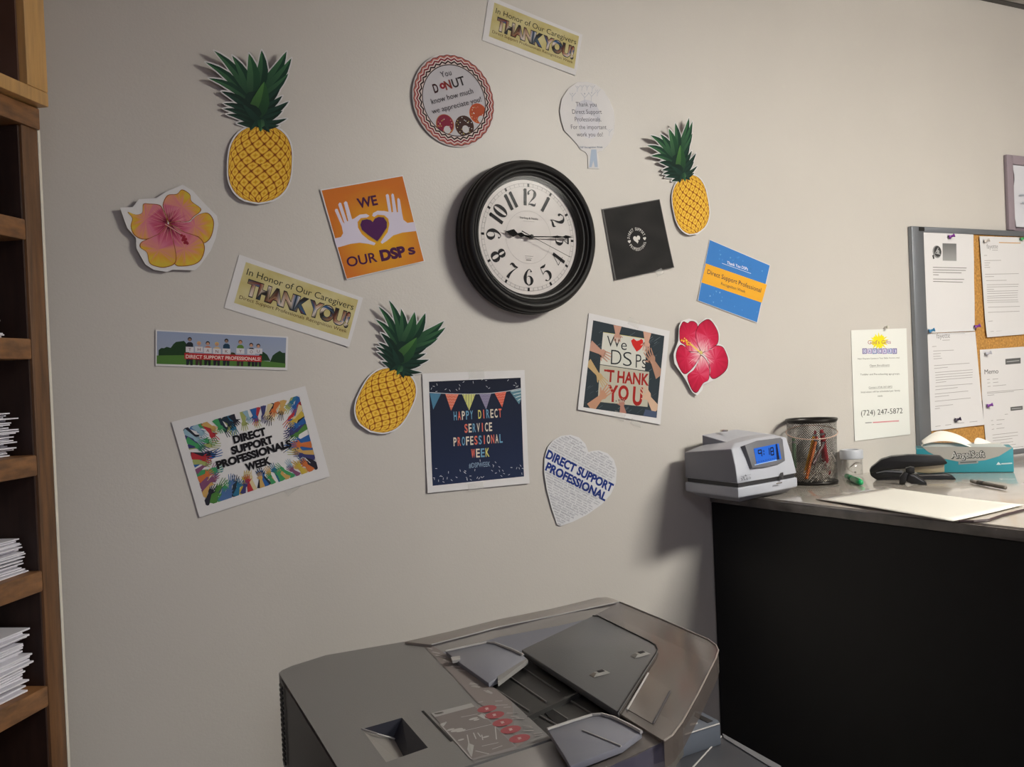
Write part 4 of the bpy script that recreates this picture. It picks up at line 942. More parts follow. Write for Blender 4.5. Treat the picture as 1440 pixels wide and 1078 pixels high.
a = Art(s); a.layer = 40; docl(a, kk, [((445, 455), (470, 455)), ((405, 575), (470, 572)), ((430, 655), (470, 652))], '#9a9fa8', .004); a.build('printed_design', fr)['kind'] = 'stuff'

# =================================================================== CLOCK
cc = Vector((.6087 * 1.87, 0, 1.45 + .146 * 1.87)); rt = .0576 * 1.87
ck = thing('wall_clock', 'round black ridged wall clock with white dial and large numerals', 'clock', cc)
MC = Matrix(((1, 0, 0), (0, 0, -1), (0, 1, 0)))              # local z points out of the wall
blk = mat('satin_black_plastic', '#151414', .45, spec=.4)
Ro = rt * 1.475; dw = .030
prof = [(Ro * .90, .0015), (Ro * .965, .0015), (Ro * .972, .006), (Ro * .985, .009), (Ro * .985, .014), (Ro * .978, .0155), (Ro * .995, .019), (Ro * 1.0, .024), (Ro * .996, .0285), (Ro * .985, .030), (Ro * .990, .034), (Ro * .986, .039), (Ro * .972, .0415), (Ro * .968, .0425), (Ro * .968, .046), (Ro * .955, .051), (Ro * .93, .055), (Ro * .905, .0565), (Ro * .88, .055), (Ro * .868, .0515), (Ro * .866, .049),
        (Ro * .860, .0485), (Ro * .852, .050), (Ro * .838, .0505), (Ro * .824, .048), (Ro * .818, .045), (Ro * .812, .0445), (Ro * .806, .046), (Ro * .792, .0455), (Ro * .785, .042), (rt * 1.125, dw + .006), (rt * 1.115, dw + .0065), (rt * 1.105, dw + .0035), (rt * 1.095, dw)]
MB().lathe(prof, cc, 128, M=MC).build('frame', blk, ck, auto=25)
MB().lathe([(.0001, dw - .0005), (rt * 1.115, dw - .0005)], cc, 96, M=MC).build('dial', mat('dial_white', '#cfc9c6', .5), ck)
ds = Surf(cc, (math.cos(R(-2.6)), 0, math.sin(R(-2.6))), (0, 0, 1), None, dw)
a = Art(ds); a.layer = 1
def rg(r, wd, col, n=120):
    c = lin(col)
    for k in range(n):
        t0, t1 = 2 * math.pi * k / n, 2 * math.pi * (k + 1) / n; p = [(rr * math.cos(t), rr * math.sin(t)) for rr, t in ((r, t0), (r + wd, t0), (r + wd, t1), (r, t1))]
        a.tri(p[0], p[1], p[2], c); a.tri(p[0], p[2], p[3], c)
dkk = '#1e1d20'
rg(rt * 1.022, .0005, '#5a5858'); rg(rt * .965, .0004, '#8a8786'); rg(rt * .50, .0004, '#9a9694')
for k in range(60):
    t = math.pi * k / 30; s_, c_ = math.sin(t), math.cos(t)
    if k % 5: a.line([(s_ * rt * .965, c_ * rt * .965), (s_ * rt * 1.024, c_ * rt * 1.024)], .0006, '#6a6866', uv=True)
    else: a.line([(s_ * rt * .962, c_ * rt * .962), (s_ * rt * 1.028, c_ * rt * 1.028)], .0046, dkk, uv=True)
def ringg(cx, cy, rx, ry, lo=.03, hi=.13):
    P = []
    for k in range(29): t = 2 * math.pi * k / 28; P.append((cx + rx * math.cos(t), cy + ry * math.sin(t), lo + hi * abs(math.cos(t)) ** 1.3))
    return P
GL = {'1': [[(0, 0, .17), (0, .985, .17)], [(-.12, .9, .02), (-.03, .96, .1), (.08, 1.0, .03)]],
      '2': [[(-.2, .66, .05), (-.21, .74, .13), (-.19, .86, .07), (0, .985, .03), (.17, .88, .11), (.2, .72, .17), (.13, .52, .11), (-.05, .30, .045), (-.2, .1, .025)], [(-.22, .03, .02), (-.12, .10, .05), (.02, .08, .11), (.16, .05, .12), (.22, .12, .05), (.25, .2, .02)]],
      '3': [[(-.2, .9, .03), (-.1, .93, .09), (.2, .93, .09)], [(.2, .93, .03), (-.03, .56, .025)], [(-.03, .56, .02), (.12, .54, .06), (.2, .42, .13), (.22, .28, .17), (.15, .1, .11), (0, .015, .03), (-.14, .06, .04), (-.2, .16, .1)]],
      '4': [[(.1, 0, .16), (.1, .97, .16)], [(.07, .97, .02), (-.26, .30, .025)], [(-.27, .29, .03), (.27, .29, .03)]],
      '5': [[(-.16, .94, .05), (0, .91, .12), (.12, .92, .09), (.22, .99, .02)], [(-.16, .95, .025), (-.18, .5, .02)], [(-.18, .5, .02), (0, .6, .04), (.15, .52, .12), (.22, .33, .17), (.16, .12, .12), (0, .015, .03), (-.14, .05, .05), (-.19, .14, .1)]],
      '6': [[(.16, .9, .03), (.04, .985, .03), (-.1, .85, .08), (-.2, .6, .15), (-.22, .4, .17), (-.17, .16, .11), (0, .01, .03)], [(-.12, .48, .02), (0, .57, .03), (.14, .5, .1), (.21, .3, .16), (.15, .1, .1), (0, .01, .03)], [(.15, .80, .01), (.15, .86, .1), (.15, .91, .01)]],
      '7': [[(-.22, .74, .02), (-.2, .86, .07), (-.1, .9, .13), (.08, .86, .12), (.25, .93, .03)], [(.25, .93, .02), (.1, .62, .05), (.0, .3, .11), (-.02, .0, .17)]],
      '8': [ringg(0, .76, .15, .22), ringg(0, .27, .19, .26, .03, .15)], '0': [ringg(0, .5, .19, .485, .025, .15)]}
GL['9'] = [[(-x, 1 - y, w_) for x, y, w_ in st] for st in GL['6']]
nh = rt * .315
def numeral(txt, ang, flip):
    rr = rt * .762; rad = Vector((math.sin(R(ang)), math.cos(R(ang)))); th = R(-ang + (180 if flip else 0)); ex = Vector((math.cos(th), math.sin(th))); ey = Vector((-ex.y, ex.x)); O = rad * rr
    for i, ch in enumerate(txt):
        ox = (i - (len(txt) - 1) / 2) * (.50 if txt == '10' else .42 if txt == '12' else .34)
        for st in GL[ch]:
            P = smooth_pts(st, 4, False) if len(st) > 2 else st
            a.line([tuple(O + ex * (x * 1.12 + ox * 1.1) * nh + ey * (y - .5) * nh) for x, y, _ in P], [max(.0006, w_ * 1.25 * nh) for _, _, w_ in P], dkk, uv=True)
a.layer = 2
for i, t in enumerate(('12', '1', '2', '3', '4', '5', '6', '7', '8', '9', '10', '11')): numeral(t, i * 30, i in (4, 5, 6, 7, 8))
a.text('Sterling & Noble', (-.021, rt * .345), (.023, rt * .345), .0045, '#4a4644', 0, uv=True); a.line([(-.013, rt * .305), (.014, rt * .305)], .0005, '#8a8684', uv=True)
a.line([(-.009, -rt * .36), (.011, -rt * .36)], .0006, '#77736f', uv=True); a.line([(-.008, -rt * .40), (.008, -rt * .40)], .0006, '#77736f', uv=True); a.line([(-.006, -rt * .435), (.006, -rt * .435)], .0022, '#8a8682', uv=True)
a.build('dial_print', ck)
HM = mat('hand_black', '#0b0b0c', .7, spec=.1)
def chand(name, pts, ang, w0, thick=.0008, m=HM):
    th = R(-ang); M = lambda x, y: cc + ds.U * (x * math.cos(th) + y * -math.sin(th) * -1 * -1) + Vector((0, 0, 0))
    ux = Vector((math.cos(R(ang)), 0, -math.sin(R(ang)))); uy = Vector((math.sin(R(ang)), 0, math.cos(R(ang))))
    MB().prism([cc + ux * x + uy * y + Vector((0, -w0, 0)) for x, y in pts], (0, -thick, 0)).build(name, m, ck)
L1 = rt * .60; L2 = rt * .98
sp = lambda L, k: [(-k, 0), (-k * .8, L * .22), (-k * 2.2, L * .34), (-k * .6, L * .48), (-k * 3.6, L * .62), (-k * 2.8, L * .70), (-k * .5, L * .86), (0, L)]
l = sp(L1, .0022); chand('hour_hand', l + [(-x, y) for x, y in reversed(l[:-1])], 277.5 + 2.2, dw + .007)
l = [(-.0011, 0), (-.0010, L2 * .45), (-.0026, L2 * .60), (-.0012, L2 * .70), (-.0012, L2 * .74), (-.0036, L2 * .80), (-.0026, L2 * .86), (-.0008, L2 * .92), (0, L2)]
chand('minute_hand', l + [(-x, y) for x, y in reversed(l[:-1])], 89.0, dw + .010)
chand('second_hand', [(-.0004, 0), (-.0003, rt * .93), (.0003, rt * .93), (.0004, 0), (.0010, -rt * .22), (.0010, -rt * .24), (-.0010, -rt * .24), (-.0010, -rt * .22)], 114, dw + .013)
MB().lathe([(.0045, dw + .006), (.0045, dw + .0135), (.003, dw + .015), (.0003, dw + .0155)], cc, 20, M=MC).build('hub', blk, ck)
MB().lathe([(.0003, .0465), (Ro * .785, .0415)], cc, 64, M=MC).build('glass', clear('clock_glass', (.98, .98, .98), .003, .15), ck)

# =================================================================== COUNTER
ZC = 1.152
XP = W(1001, 760).x
zp = ZC - .023
cabm = mat('black_cabinet_paint', '#0c0b0d', .5, spec=.3)
cb2 = thing('counter_cabinet', 'tall plain black cabinet carrying the counter top', 'cabinet', Vector((XP, -.6, 0)))
MB().box((XP, -1.35, .06), (3.9, -.004, zp - .001)).build('body', cabm, cb2, bevel=.002)
MB().box((XP + .05, -1.30, 0), (3.85, -.02, .06)).build('plinth', cabm, cb2)
top = mat('glossy_grey_laminate', '#b8b0a6', .20, var=.10, vscale=5, coat=.6, spec=.8)
edge = mat('glossy_edge_strip', '#625c57', .12, coat=.8, var=.5, vscale=12)
ct = thing('countertop', 'glossy grey counter top with dark edge on the black cabinet', 'counter', Vector((XP, -.6, zp)))
MB().box((XP + .003, -1.378, zp), (3.95, -.0045, ZC)).build('slab', top, ct, bevel=.003)
MB().box((XP - .004, -1.38, zp), (XP + .003, -.0045, ZC - .004)).build('edge_strip', edge, ct, bevel=.001)

# ---- time clock
TC = thing('time_clock', 'grey punch time clock with a lit blue display on the counter end', 'time clock', Vector((1.61, -.12, ZC)))
lg = mat('light_grey_plastic', '#adb0ba', .42); dg = mat('shaded_grey_plastic', '#7b7c86', .45); vd = mat('dark_slot_plastic', '#2a2a2e', .5)
FLo, LBo, FRo = .215, .035, .165
def A3(q, o): return W(q[0], q[1], o)
kc = crop(950, 590, 8.0)
# plan points
fl = lambda y, o=FLo: A3((950 + 700 / 8, 590 + y / 8), o)
pFL, pLB, pFR = A3((1038, 690), FLo), A3((963.5, 675), LBo), A3((1121, 675), FRo)
pRB = Vector((pFR.x - .005, -LBo, pFR.z))
z_seam = A3((1038, 685), FLo).z; z_b1 = A3((1039.5, 703), FLo).z; z_bt = A3((1038, 690), FLo).z
def ringp(z, inset=0, fr=0):
    c = (pFL + pLB + pFR + pRB) / 4; out = []
    mid = (pFL + pFR) / 2 + Vector((.001, -.004, 0))
    for p in (pLB, pFL, mid, pFR, pRB):
        d = Vector((p.x - c.x, p.y - c.y, 0)); out.append(Vector((p.x, p.y, z)) - d.normalized() * inset)
    return out
zbase = ZC + .001
zf = max(z_b1 - .004, zbase + .011)
MB().loft([ringp(zbase, .028), ringp(zf, .008)]).build('foot', mat('grey_foot_plastic', '#85868e', .45), TC, bevel=.002)
MB().loft([ringp(zf, .003), ringp(zf + .003, 0), ringp(zf + .020, 0), ringp(zf + .022, .002)]).build('base_tray', lg, TC, bevel=.001)
MB().loft([ringp(zf + .022, .006), ringp(zf + .031, .006)]).build('card_slot', vd, TC)
# upper body: curved top, front leaning back
zs = zf + .031
tFL = A3((1029, 631), .185); tFR = A3((1106, 615), .145); tLB = A3((962, 636), LBo + .004); tRB = Vector((tFR.x - .004, -.04, tFR.z))
def lerp(a_, b_, t): return a_ + (b_ - a_) * t
R0 = ringp(zs, 0)
topr = [tLB, tFL, (tFL + tFR) / 2 + Vector((.001, -.003, .003)), tFR, tRB]
mid = [lerp(R0[i], topr[i], .5) + (Vector((0, -.002, 0)) if i in (1, 2, 3) else Vector()) for i in range(5)]
cap = [p + (sum(topr, Vector()) / 5 - p) * .28 + Vector((0, 0, .009)) for p in topr]
ub_ = MB(); ub_.loft([R0, mid, topr, cap])
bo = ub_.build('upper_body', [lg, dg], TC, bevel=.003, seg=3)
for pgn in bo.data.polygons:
    if pgn.normal.x < -.75: pgn.material_index = 1  # left-facing faces take a darker grey: side shade put into the colour
# hood
def hz(q, o): return A3(q, o)
hd = [hz((987, 611), .05), hz((1040, 626), .135), hz((1049, 625), .165), hz((1098, 613), .135), hz((1090, 611), .03), hz((1035, 603), .02)]
low = [Vector((p.x, p.y, min(p.z, tFL.z) - .022)) for p in hd]
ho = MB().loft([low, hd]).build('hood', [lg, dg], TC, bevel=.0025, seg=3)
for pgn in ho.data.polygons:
    if pgn.normal.x < -.6: pgn.material_index = 1  # left of the hood coloured with the same painted shade
kp_ = hz((1018, 607), .06); MB().lathe([(.001, 0), (.009, 0), (.009, .003), (.0075, .004), (.001, .004)], kp_ + Vector((0, 0, .001)), 20).build('key_lock', mat('chrome', '#c8c4bc', .2, 1), TC)
# front plane for bezel, display and marks
f0, f1, f2 = lerp(R0[1], R0[2], .5), lerp(R0[2], R0[3], .5), lerp(mid[2], topr[2], .5)
Uv = (R0[3] - R0[1]).normalized(); Vv = (lerp(topr[1], topr[3], .5) - lerp(R0[1], R0[3], .5))
fs_ = Surf(TC.location, Uv, Vv, None, 0); fn = fs_.N
fs_.base = max((p - TC.location).dot(fn) for p in (lerp(mid[1], mid[2], .5), lerp(mid[2], mid[3], .5))) + .0022
def plate(name, pts, h0, h1, m, parent=TC, bev=.0012):
    P = [fs_.uv(q) for q in pts]; return MB().prism([TC.location + fs_.P(u, v, h0) for u, v in P], fn * (h1 - h0)).build(name, m, parent, bevel=bev)
bz = kc((765, 290), (900, 240), (1165, 205), (1190, 225), (1218, 465), (1150, 500), (1000, 535), (850, 548))
BZ = plate('display_bezel', bz, -.014, .004, mat('bezel_grey', '#63646a', .45))
scq = kc((862, 330), (1142, 272), (1172, 448), (895, 512))
lcd = bpy.data.materials.new('lit_lcd'); lcd.use_nodes = True; b_ = lcd.node_tree.nodes['Principled BSDF']; b_.inputs['Base Color'].default_value = (*lin('#1a50a8'), 1); b_.inputs['Emission Color'].default_value = (*lin('#1c5cc4'), 1); b_.inputs['Emission Strength'].default_value = .36; b_.inputs['Roughness'].default_value = .25
plate('display', scq, .0035, .0047, lcd, BZ, 0)
fa = Art(fs_); fa.layer = 0
class FA(Art): pass
fs2 = Surf(TC.location, Uv, Vv, None, fs_.base + .0050); fa = Art(fs2); fa.layer = 1
fa.line(kc((890, 508), (1168, 446)), .0016, '#8fb4e8'); fa.poly(kc((1125, 276), (1142, 272), (1172, 448), (1140, 456)), '#101838')
SEG = {'9': 'abcdfg', '1': 'bc', '8': 'abcdefg'}
def seg7(ch, x0, y0, x1, y1, dx, dyr):
    w_, h_ = x1 - x0, (y1 - y0)
    pt = lambda a_, b_: (x0 + w_ * a_ + dx * b_, y0 + h_ * b_ - w_ * a_ * dyr)
    S = {'a': ((0, 0), (1, 0)), 'b': ((1, 0), (1, .5)), 'c': ((1, .5), (1, 1)), 'd': ((0, 1), (1, 1)), 'e': ((0, .5), (0, 1)), 'f': ((0, 0), (0, .5)), 'g': ((0, .5), (1, .5))}
    for k in SEG[ch]:
        p, q = S[k]
        if ch == '9' and k == 'd': continue
        fa.line(kc(pt(*p), pt(*q)), .0026, '#050a20')
seg7('9', 928, 345, 965, 418, 8, .22); seg7('1', 1010, 325, 1050, 402, 8, .22); seg7('8', 1068, 318, 1098, 398, 8, .22)
fa.disc(kc((992, 352))[0], .0018, '#050a20', n=8); fa.disc(kc((994, 385))[0], .0018, '#050a20', n=8)
for x in range(905, 1130, 26): fa.line(kc((x, 478 - (x - 905) * .22), (x + 14, 475 - (x - 905) * .22)), .0012, '#16306a')
fa.build('display_digits', BZ)
fs3 = Surf(TC.location, Uv, Vv, None, fs_.base + .0006)
fa = Art(fs3); fa.layer = 1; fa.text('3500', *kc((738, 684), (850, 664)), 3.2, '#55565c', .0, spacing=1.1); fa.line(kc((732, 640), (848, 614)), .0006, '#66676c'); fa.disc(kc((790, 627))[0], .0022, '#606168', n=10); fa.build('model_mark', TC)
plate('release_slot', kc((1178, 598), (1205, 592), (1212, 668), (1188, 672)), 0, .0018, vd, bev=.0005)
plate('badge', kc((1130, 712), (1195, 700), (1195, 712), (1130, 724)), 0, .0010, mat('chrome', '#c8c4bc', .2, 1), bev=.0003)

# ---- pencil cup
pcx = H(1145, 677, ZC); cr_ = .058; cy_ = pcx.y + cr_ * .80
if cy_ + cr_ > -.006: cy_ = -.006 - cr_
dirv = (pcx - CAM); tt = (cy_ - cr_ * .8 - CAM.y) / dirv.y
ccx = CAM.x + dirv.x * tt + .046
CP = Vector((ccx, cy_, ZC)); chh = .152
cup = thing('mesh_pencil_cup', 'black wire mesh pencil cup between the time clock and the jar', 'pencil cup', CP)
wm = mat('black_wire', '#24211f', .35, .5)
mb = MB(); N = 64; K = 14; r0, r1 = cr_ * .95, cr_
for s_ in (1, -1):
    for k in range(N):
        pts = []
        for j in range(K + 1):
            z = .004 + (chh - .006) * j / K; an = 2 * math.pi * k / N + s_ * z / (cr_) * 1.0; r = r0 + (r1 - r0) * j / K; dw_ = .00062
            for e in (-1, 1): an2 = an + e * dw_ / r; pts.append(CP + Vector((r * math.cos(an2), r * math.sin(an2), z)))
        mb.add(pts, [(2 * j, 2 * j + 1, 2 * j + 3, 2 * j + 2) for j in range(K)])
o = mb.build('mesh_wall', wm, cup, fix=False); o['kind'] = 'stuff'
MB().lathe([(cr_ * .985, chh - .007), (cr_ * 1.03, chh - .004), (cr_ * 1.06, chh), (cr_ * 1.03, chh + .0025), (cr_ * .97, chh), (cr_ * .96, chh - .006)], CP, 48).build('rim', wm, cup, smooth=True)
MB().lathe([(.001, .001), (cr_ * .98, .001), (cr_ * .99, .006), (cr_ * .95, .008), (.001, .006)], CP, 48).build('base', wm, cup, smooth=True)
path = []
for k in range(49): t = 2 * math.pi * k / 48; path.append(CP + Vector(((cr_ + .0015) * math.cos(t), (cr_ + .0015) * math.sin(t), chh * .80 - .006 * math.cos(t + 2.2) + .007 * math.cos(t - .8) * 1)))
tag(MB().tube(path, .0012, 6, cap=False).build('rubber_band', mat('rubber_tan', '#b99c8c', .6)), 'thin tan rubber band stretched around the mesh cup', 'rubber band')
def stick(name, label, a_, b_, z0, z1, r, col, tipc=None, kind='pencil', grp='pencils and pens in the mesh cup'):
    p0 = CP + Vector((a_[0], a_[1], z0)); p1 = CP + Vector((b_[0], b_[1], z1)); t = thing(name, label, kind, p0, grp)
    d = (p1 - p0); MB().tube([p0, p0 + d * .88], r, 6 if kind == 'pencil' else 12).build('barrel', mat('barrel_' + col.strip('#'), col, .4), t)
    MB().tube([p0 + d * .88, p0 + d * .93], r * 1.05, 12).build('ferrule', mat('steel', '#9a9a9a', .3, 1), t); MB().tube([p0 + d * .93, p1], [r * .95, r * .7], 10).build('end', mat('end_' + (tipc or col).strip('#'), tipc or col, .5), t)
stick('pencil', 'yellow pencil leaning to the right in the mesh cup', (-.042, -.01), (.000, -.012), .015, .125, .0038, '#e0a01c', '#a83040')
stick('pencil', 'orange pencil leaning to the right in the mesh cup', (-.046, -.022), (-.004, -.020), .015, .112, .0040, '#d8701c', '#b84030')
stick('pen', 'red pen standing upright in the middle of the cup', (.020, -.03), (.006, -.025), .02, .128, .0055, '#a01828', None, 'pen')
stick('marker', 'short red marker beside the red pen in the cup', (.026, -.012), (.016, -.02), .03, .120, .0065, '#8c1420', '#6a1018', 'marker')
stick('pencil', 'brown pencil lying lowest among the pencils in the cup', (-.030, -.03), (.010, -.03), .05, .100, .0036, '#5a2c30', '#402028')
stick('pen', 'grey pen at the back right of the mesh cup', (.045, .01), (.030, .02), .01, .118, .0045, '#7d8286', None, 'pen')
stick('pen', 'green-capped pen at the back left of the mesh cup', (-.03, .03), (-.040, .02), .01, .110, .0045, '#6f8a70', None, 'pen')
rnd = random.Random(12); mb = MB(); m_ = mat('clip_steel', '#cbc3b8', .4, 0)
for k in range(380):
    r = cr_ * .86 * math.sqrt(rnd.random()); t = rnd.random() * 6.28; z = rnd.uniform(.010, .050 + .02 * math.cos(t)); o_ = CP + Vector((r * math.cos(t), r * math.sin(t), z)); a1 = Vector((rnd.gauss(0, 1), rnd.gauss(0, 1), rnd.gauss(0, 1))).normalized(); b1 = a1.orthogonal().normalized()
    P = [o_ + a1 * x + b1 * y for x, y in ((-.012, -.003), (.010, -.003), (.012, 0), (.010, .003), (-.008, .003))]
    P = [CP + (lambda d: Vector((d.x, d.y, min(max(d.z, .008), .09))) if math.hypot(d.x, d.y) < cr_ * .92 else Vector((d.x, d.y, 0)).normalized() * cr_ * .9 + Vector((0, 0, max(d.z, .008))))(p - CP) for p in P]
    mb.tube(P, .0008, 4)
o = mb.build('paper_clips', m_); tag(o, 'heap of steel paper clips filling the bottom of the mesh cup', 'paper clips'); o['kind'] = 'stuff'

# ---- jar
jc = H(1196, 668, ZC); jr = .026; JC = Vector((jc.x, min(jc.y, -.01 - jr), ZC)); dj = JC.y - jc.y; 
JC.x = CAM.x + (jc.x - CAM.x) * ((JC.y - CAM.y) / (jc.y - CAM.y)) + .006
jar = thing('glass_jar', 'small clear jar with a white ring lid beside the mesh cup', 'jar', JC)
gl = clear('jar_glass', (.97, .97, .97), .04, .03, .02, (.8, .8, .8))
MB().lathe([(.001, .0015), (jr * .93, .0015), (jr, .005), (jr, .044), (jr * .93, .044), (jr * .93, .006), (.001, .005)], JC, 40).build('glass_body', gl, jar, smooth=True)
MB().lathe([(jr * 1.03, .044), (jr * 1.08, .046), (jr * 1.08, .064), (jr * 1.03, .067), (jr * .70, .067), (jr * .66, .062), (jr * .66, .050)], JC, 40).build('lid_ring', mat('lid_white', '#b9bcc4', .4), jar, auto=30)
MB().lathe([(.001, .052), (jr * .68, .052)], JC, 32).build('lid_well', mat('lid_inner', '#8a8c92', .5), jar)
for i in range(5):
    t = i * 1.3; o_ = JC + Vector((.012 * math.cos(t), .012 * math.sin(t), .009 + .006 * i)); d_ = Vector((math.cos(t + 1), math.sin(t + 1), .8 * (i % 2) - .1)).normalized() * .010
    tag(MB().tube([o_ - d_, o_ + d_, o_ + d_ + Vector((.002, .002, .001)), o_ - d_ * .6 + Vector((.003, .003, .001))], .0008, 5).build('paper_clip', m_), 'bent steel paper clip inside the small jar', 'paper clip', 'clips inside the jar')

# ---- green pen behind cup
g0, g1 = H(1180, 668, ZC), H(1211, 683, ZC); gd = (g1 - g0).normalized(); g0 = g1 - gd * .15
g0.z = g1.z = ZC + .0075
gp = thing('green_marker', 'bright green highlighter lying by the foot of the mesh cup', 'highlighter', g1)
gm = mat('green_plastic', '#0f9a5c', .35)
MB().tube([g1, g1 - gd * .004, g1 - gd * .085], [.004, .0068, .0072], 14).build('cap', gm, gp, smooth=True); MB().tube([g1 - gd * .085, g1 - gd * .15], [.0066, .006], 14).build('barrel', mat('green_barrel', '#0a7a48', .35), gp, smooth=True)
MB().obox(g1 - gd * .05 + Vector((0, -.002, .0065)), gd * .042, gd.cross(Vector((0, 0, 1))) * .004, (0, 0, .0022)).build('clip', gm, gp)

# ---- stapler
sa, sb = H(1231, 674, ZC), H(1343, 673, ZC); sd = (sb - sa).normalized(); sn = Vector((sd.y, -sd.x, 0)).normalized()
if sn.dot(CAM - sa) < 0: sn = -sn
SL = (sb - sa).length
kst = crop(1210, 590, 6.26)
def SP(q, o=0): return hit(q[0], q[1], sa + sn * o, sn)
st = thing('stapler', 'black desktop stapler with a rounded back on the counter', 'stapler', sa)
def sprof(name, pts, w_, m, bev=.002, c=0):
    P = [SP(q, 0) for q in kst(*pts)]; P = [Vector((p.x, p.y, max(p.z, ZC + .0012))) + sn * (w_ / 2 + c) for p in P]; MB().prism(P, -sn * w_).build(name, m, st, bevel=bev)
bp_ = mat('stapler_black', '#131213', .4); gy = mat('stapler_grey', '#55565a', .35)
sprof('top_cover', [(95, 415), (180, 345), (270, 318), (420, 305), (700, 312), (740, 345), (765, 378), (740, 388), (620, 400), (480, 412), (380, 425), (200, 440), (120, 460), (82, 465), (80, 440)], .034, bp_, .004)
sprof('back_housing', [(82, 462), (120, 455), (200, 442), (350, 445), (370, 470), (350, 520), (135, 524), (92, 490)], .028, bp_, .003)
sprof('side_strip', [(135, 455), (220, 440), (370, 448), (370, 462), (220, 452), (140, 466)], .0345, gy, .0005)
sprof('staple_channel', [(470, 412), (736, 388), (738, 458), (600, 470), (480, 460)], .016, mat('brass_steel', '#b8ac90', .35, .6), .001)
sprof('base_plate', [(140, 522), (480, 475), (740, 470), (800, 485), (836, 515), (820, 524)], .032, bp_, .002)
sprof('anvil_strip', [(500, 478), (740, 473), (795, 488), (700, 484), (520, 490)], .0325, mat('anvil_steel', '#8a8a88', .3, .8), .0004)
# ---- staple remover in front
ra = H(1278, 681, ZC); rn = (CAM - ra); rn.z = 0; rn.normalize()
def RP(q, o=0): return hit(q[0], q[1], ra + rn * .0, rn)
sr_ = thing('staple_remover', 'small black plastic staple remover lying in front of the stapler', 'staple remover', ra)
def rprof(name, pts, w_, m, c=0, bev=.0015):
    P = [RP(q) for q in kst(*pts)]; P = [Vector((p.x, p.y, max(p.z, ZC + .001))) + rn * (w_ / 2 + c) for p in P]; MB().prism(P, -rn * w_).build(name, m, sr_, bevel=bev)
rprof('jaw', [(345, 500), (385, 455), (425, 470), (410, 530), (390, 572), (345, 572), (340, 555)], .018, bp_)
rprof('jaw', [(395, 425), (440, 412), (475, 418), (478, 470), (440, 475), (400, 462)], .016, bp_, -.004)
rprof('handle', [(425, 470), (480, 478), (580, 545), (585, 565), (545, 578), (450, 560), (405, 540)], .016, bp_, .003)
rprof('hinge_strip', [(440, 478), (475, 485), (560, 540), (555, 546), (470, 497), (438, 488)], .0175, gy, .003, .0004)

# ---- tissue box
tb1 = H(1426, 664, ZC); tb0 = H(1290, 665, ZC); tdir = (tb1 - tb0); tdir.z = 0
TL = tdir.length; tdir.normalize(); tn = Vector((tdir.y, -tdir.x, 0))
if tn.dot(CAM - tb0) < 0: tn = -tn
tzt = hit(1428, 629, tb1, tn).z
lb = H(1253, 652, ZC); depth_t = min(.10, (-.006 - max(tb0.y, tb1.y)) / max(.3, abs(tn.y)))
TB = thing('tissue_box', 'teal and white tissue box with a torn opening against the cork board', 'tissue box', tb0)
th_ = tzt - ZC
MB().obox(tb0 + Vector((0, 0, .001)), tdir * TL, -tn * depth_t, (0, 0, th_ * .98)).build('box', mat('tissue_teal', '#2f8a98', .45), TB, bevel=.001)
tsf = Surf(tb0, tdir, (0, 0, 1), None, .0004)
if tsf.N.dot(tn) < 0: tsf.U = -tsf.U; tsf.N = tsf.U.cross(tsf.V)
ta = Art(tsf); ta.layer = 1
ta.poly([q for q in kst((540, 236), (1290, 240), (1340, 245), (1220, 320), (1100, 355), (980, 368), (850, 365), (720, 340), (600, 285))], '#a3a09a'); ta.layer = 2
ta.text('AngelSoft', *kst((798, 340), (1100, 330)), 9.0, '#24282c', .07); ta.layer = 3; ta.text('AngelSoft', *kst((800, 338), (1096, 328)), 8.6, '#b9b8b4', .01); ta.poly(kst((862, 360), (1036, 352), (1036, 382), (862, 394)), '#8a8f90'); ta.layer = 4; ta.line(kst((878, 376), (1022, 368)), .003, '#5a6060')
ta.poly(kst((1195, 396), (1215, 370), (1240, 396)), '#c8d8dc'); ta.line(kst((1240, 388), (1336, 382)), .0032, '#b8d0d4'); ta.build('printed_front', TB)
# opening flap and tissues
tp = Surf(tb0, tdir, (0, 0, 1), None, 0)
def TP(q, o=0): return hit(q[0], q[1], tb0 - tn * o, tn)
MB().prism([TP(q, .02) + Vector() for q in kst((540, 238), (1290, 242), (1240, 215), (560, 212))], -tn * .05).build('top_flap', mat('box_white', '#c8c6c0', .6), TB)
tw = mat('tissue_white', '#f0ece4', .8)
def tissue(name, rows, lab):
    """rows of photo points, each row at its own depth inside the box"""
    vs = []; n = len(rows[0][1])
    for dep, pts in rows: vs += [TP(q, dep) for q in kst(*pts)]
    fs = [(r * n + i, r * n + i + 1, (r + 1) * n + i + 1, (r + 1) * n + i) for r in range(len(rows) - 1) for i in range(n - 1)]
    mb = MB().add(vs, fs); o = mb.build(name, tw, None, smooth=True); md = o.modifiers.new('s', 'SUBSURF'); md.levels = md.render_levels = 2; so = o.modifiers.new('t', 'SOLIDIFY'); so.thickness = .0008
    return tag(o, lab, 'tissue')
tissue('tissue', [(.012, [(545, 222), (600, 200), (700, 185), (820, 190), (900, 215), (960, 238)]), (.030, [(540, 190), (600, 150), (700, 112), (830, 130), (920, 175), (1000, 238)]), (.055, [(536, 178), (610, 118), (690, 72), (830, 105), (930, 152), (1040, 246)]), (.075, [(545, 200), (610, 150), (700, 110), (830, 140), (930, 190), (1040, 250)])], 'white tissue arching out of the middle of the box')
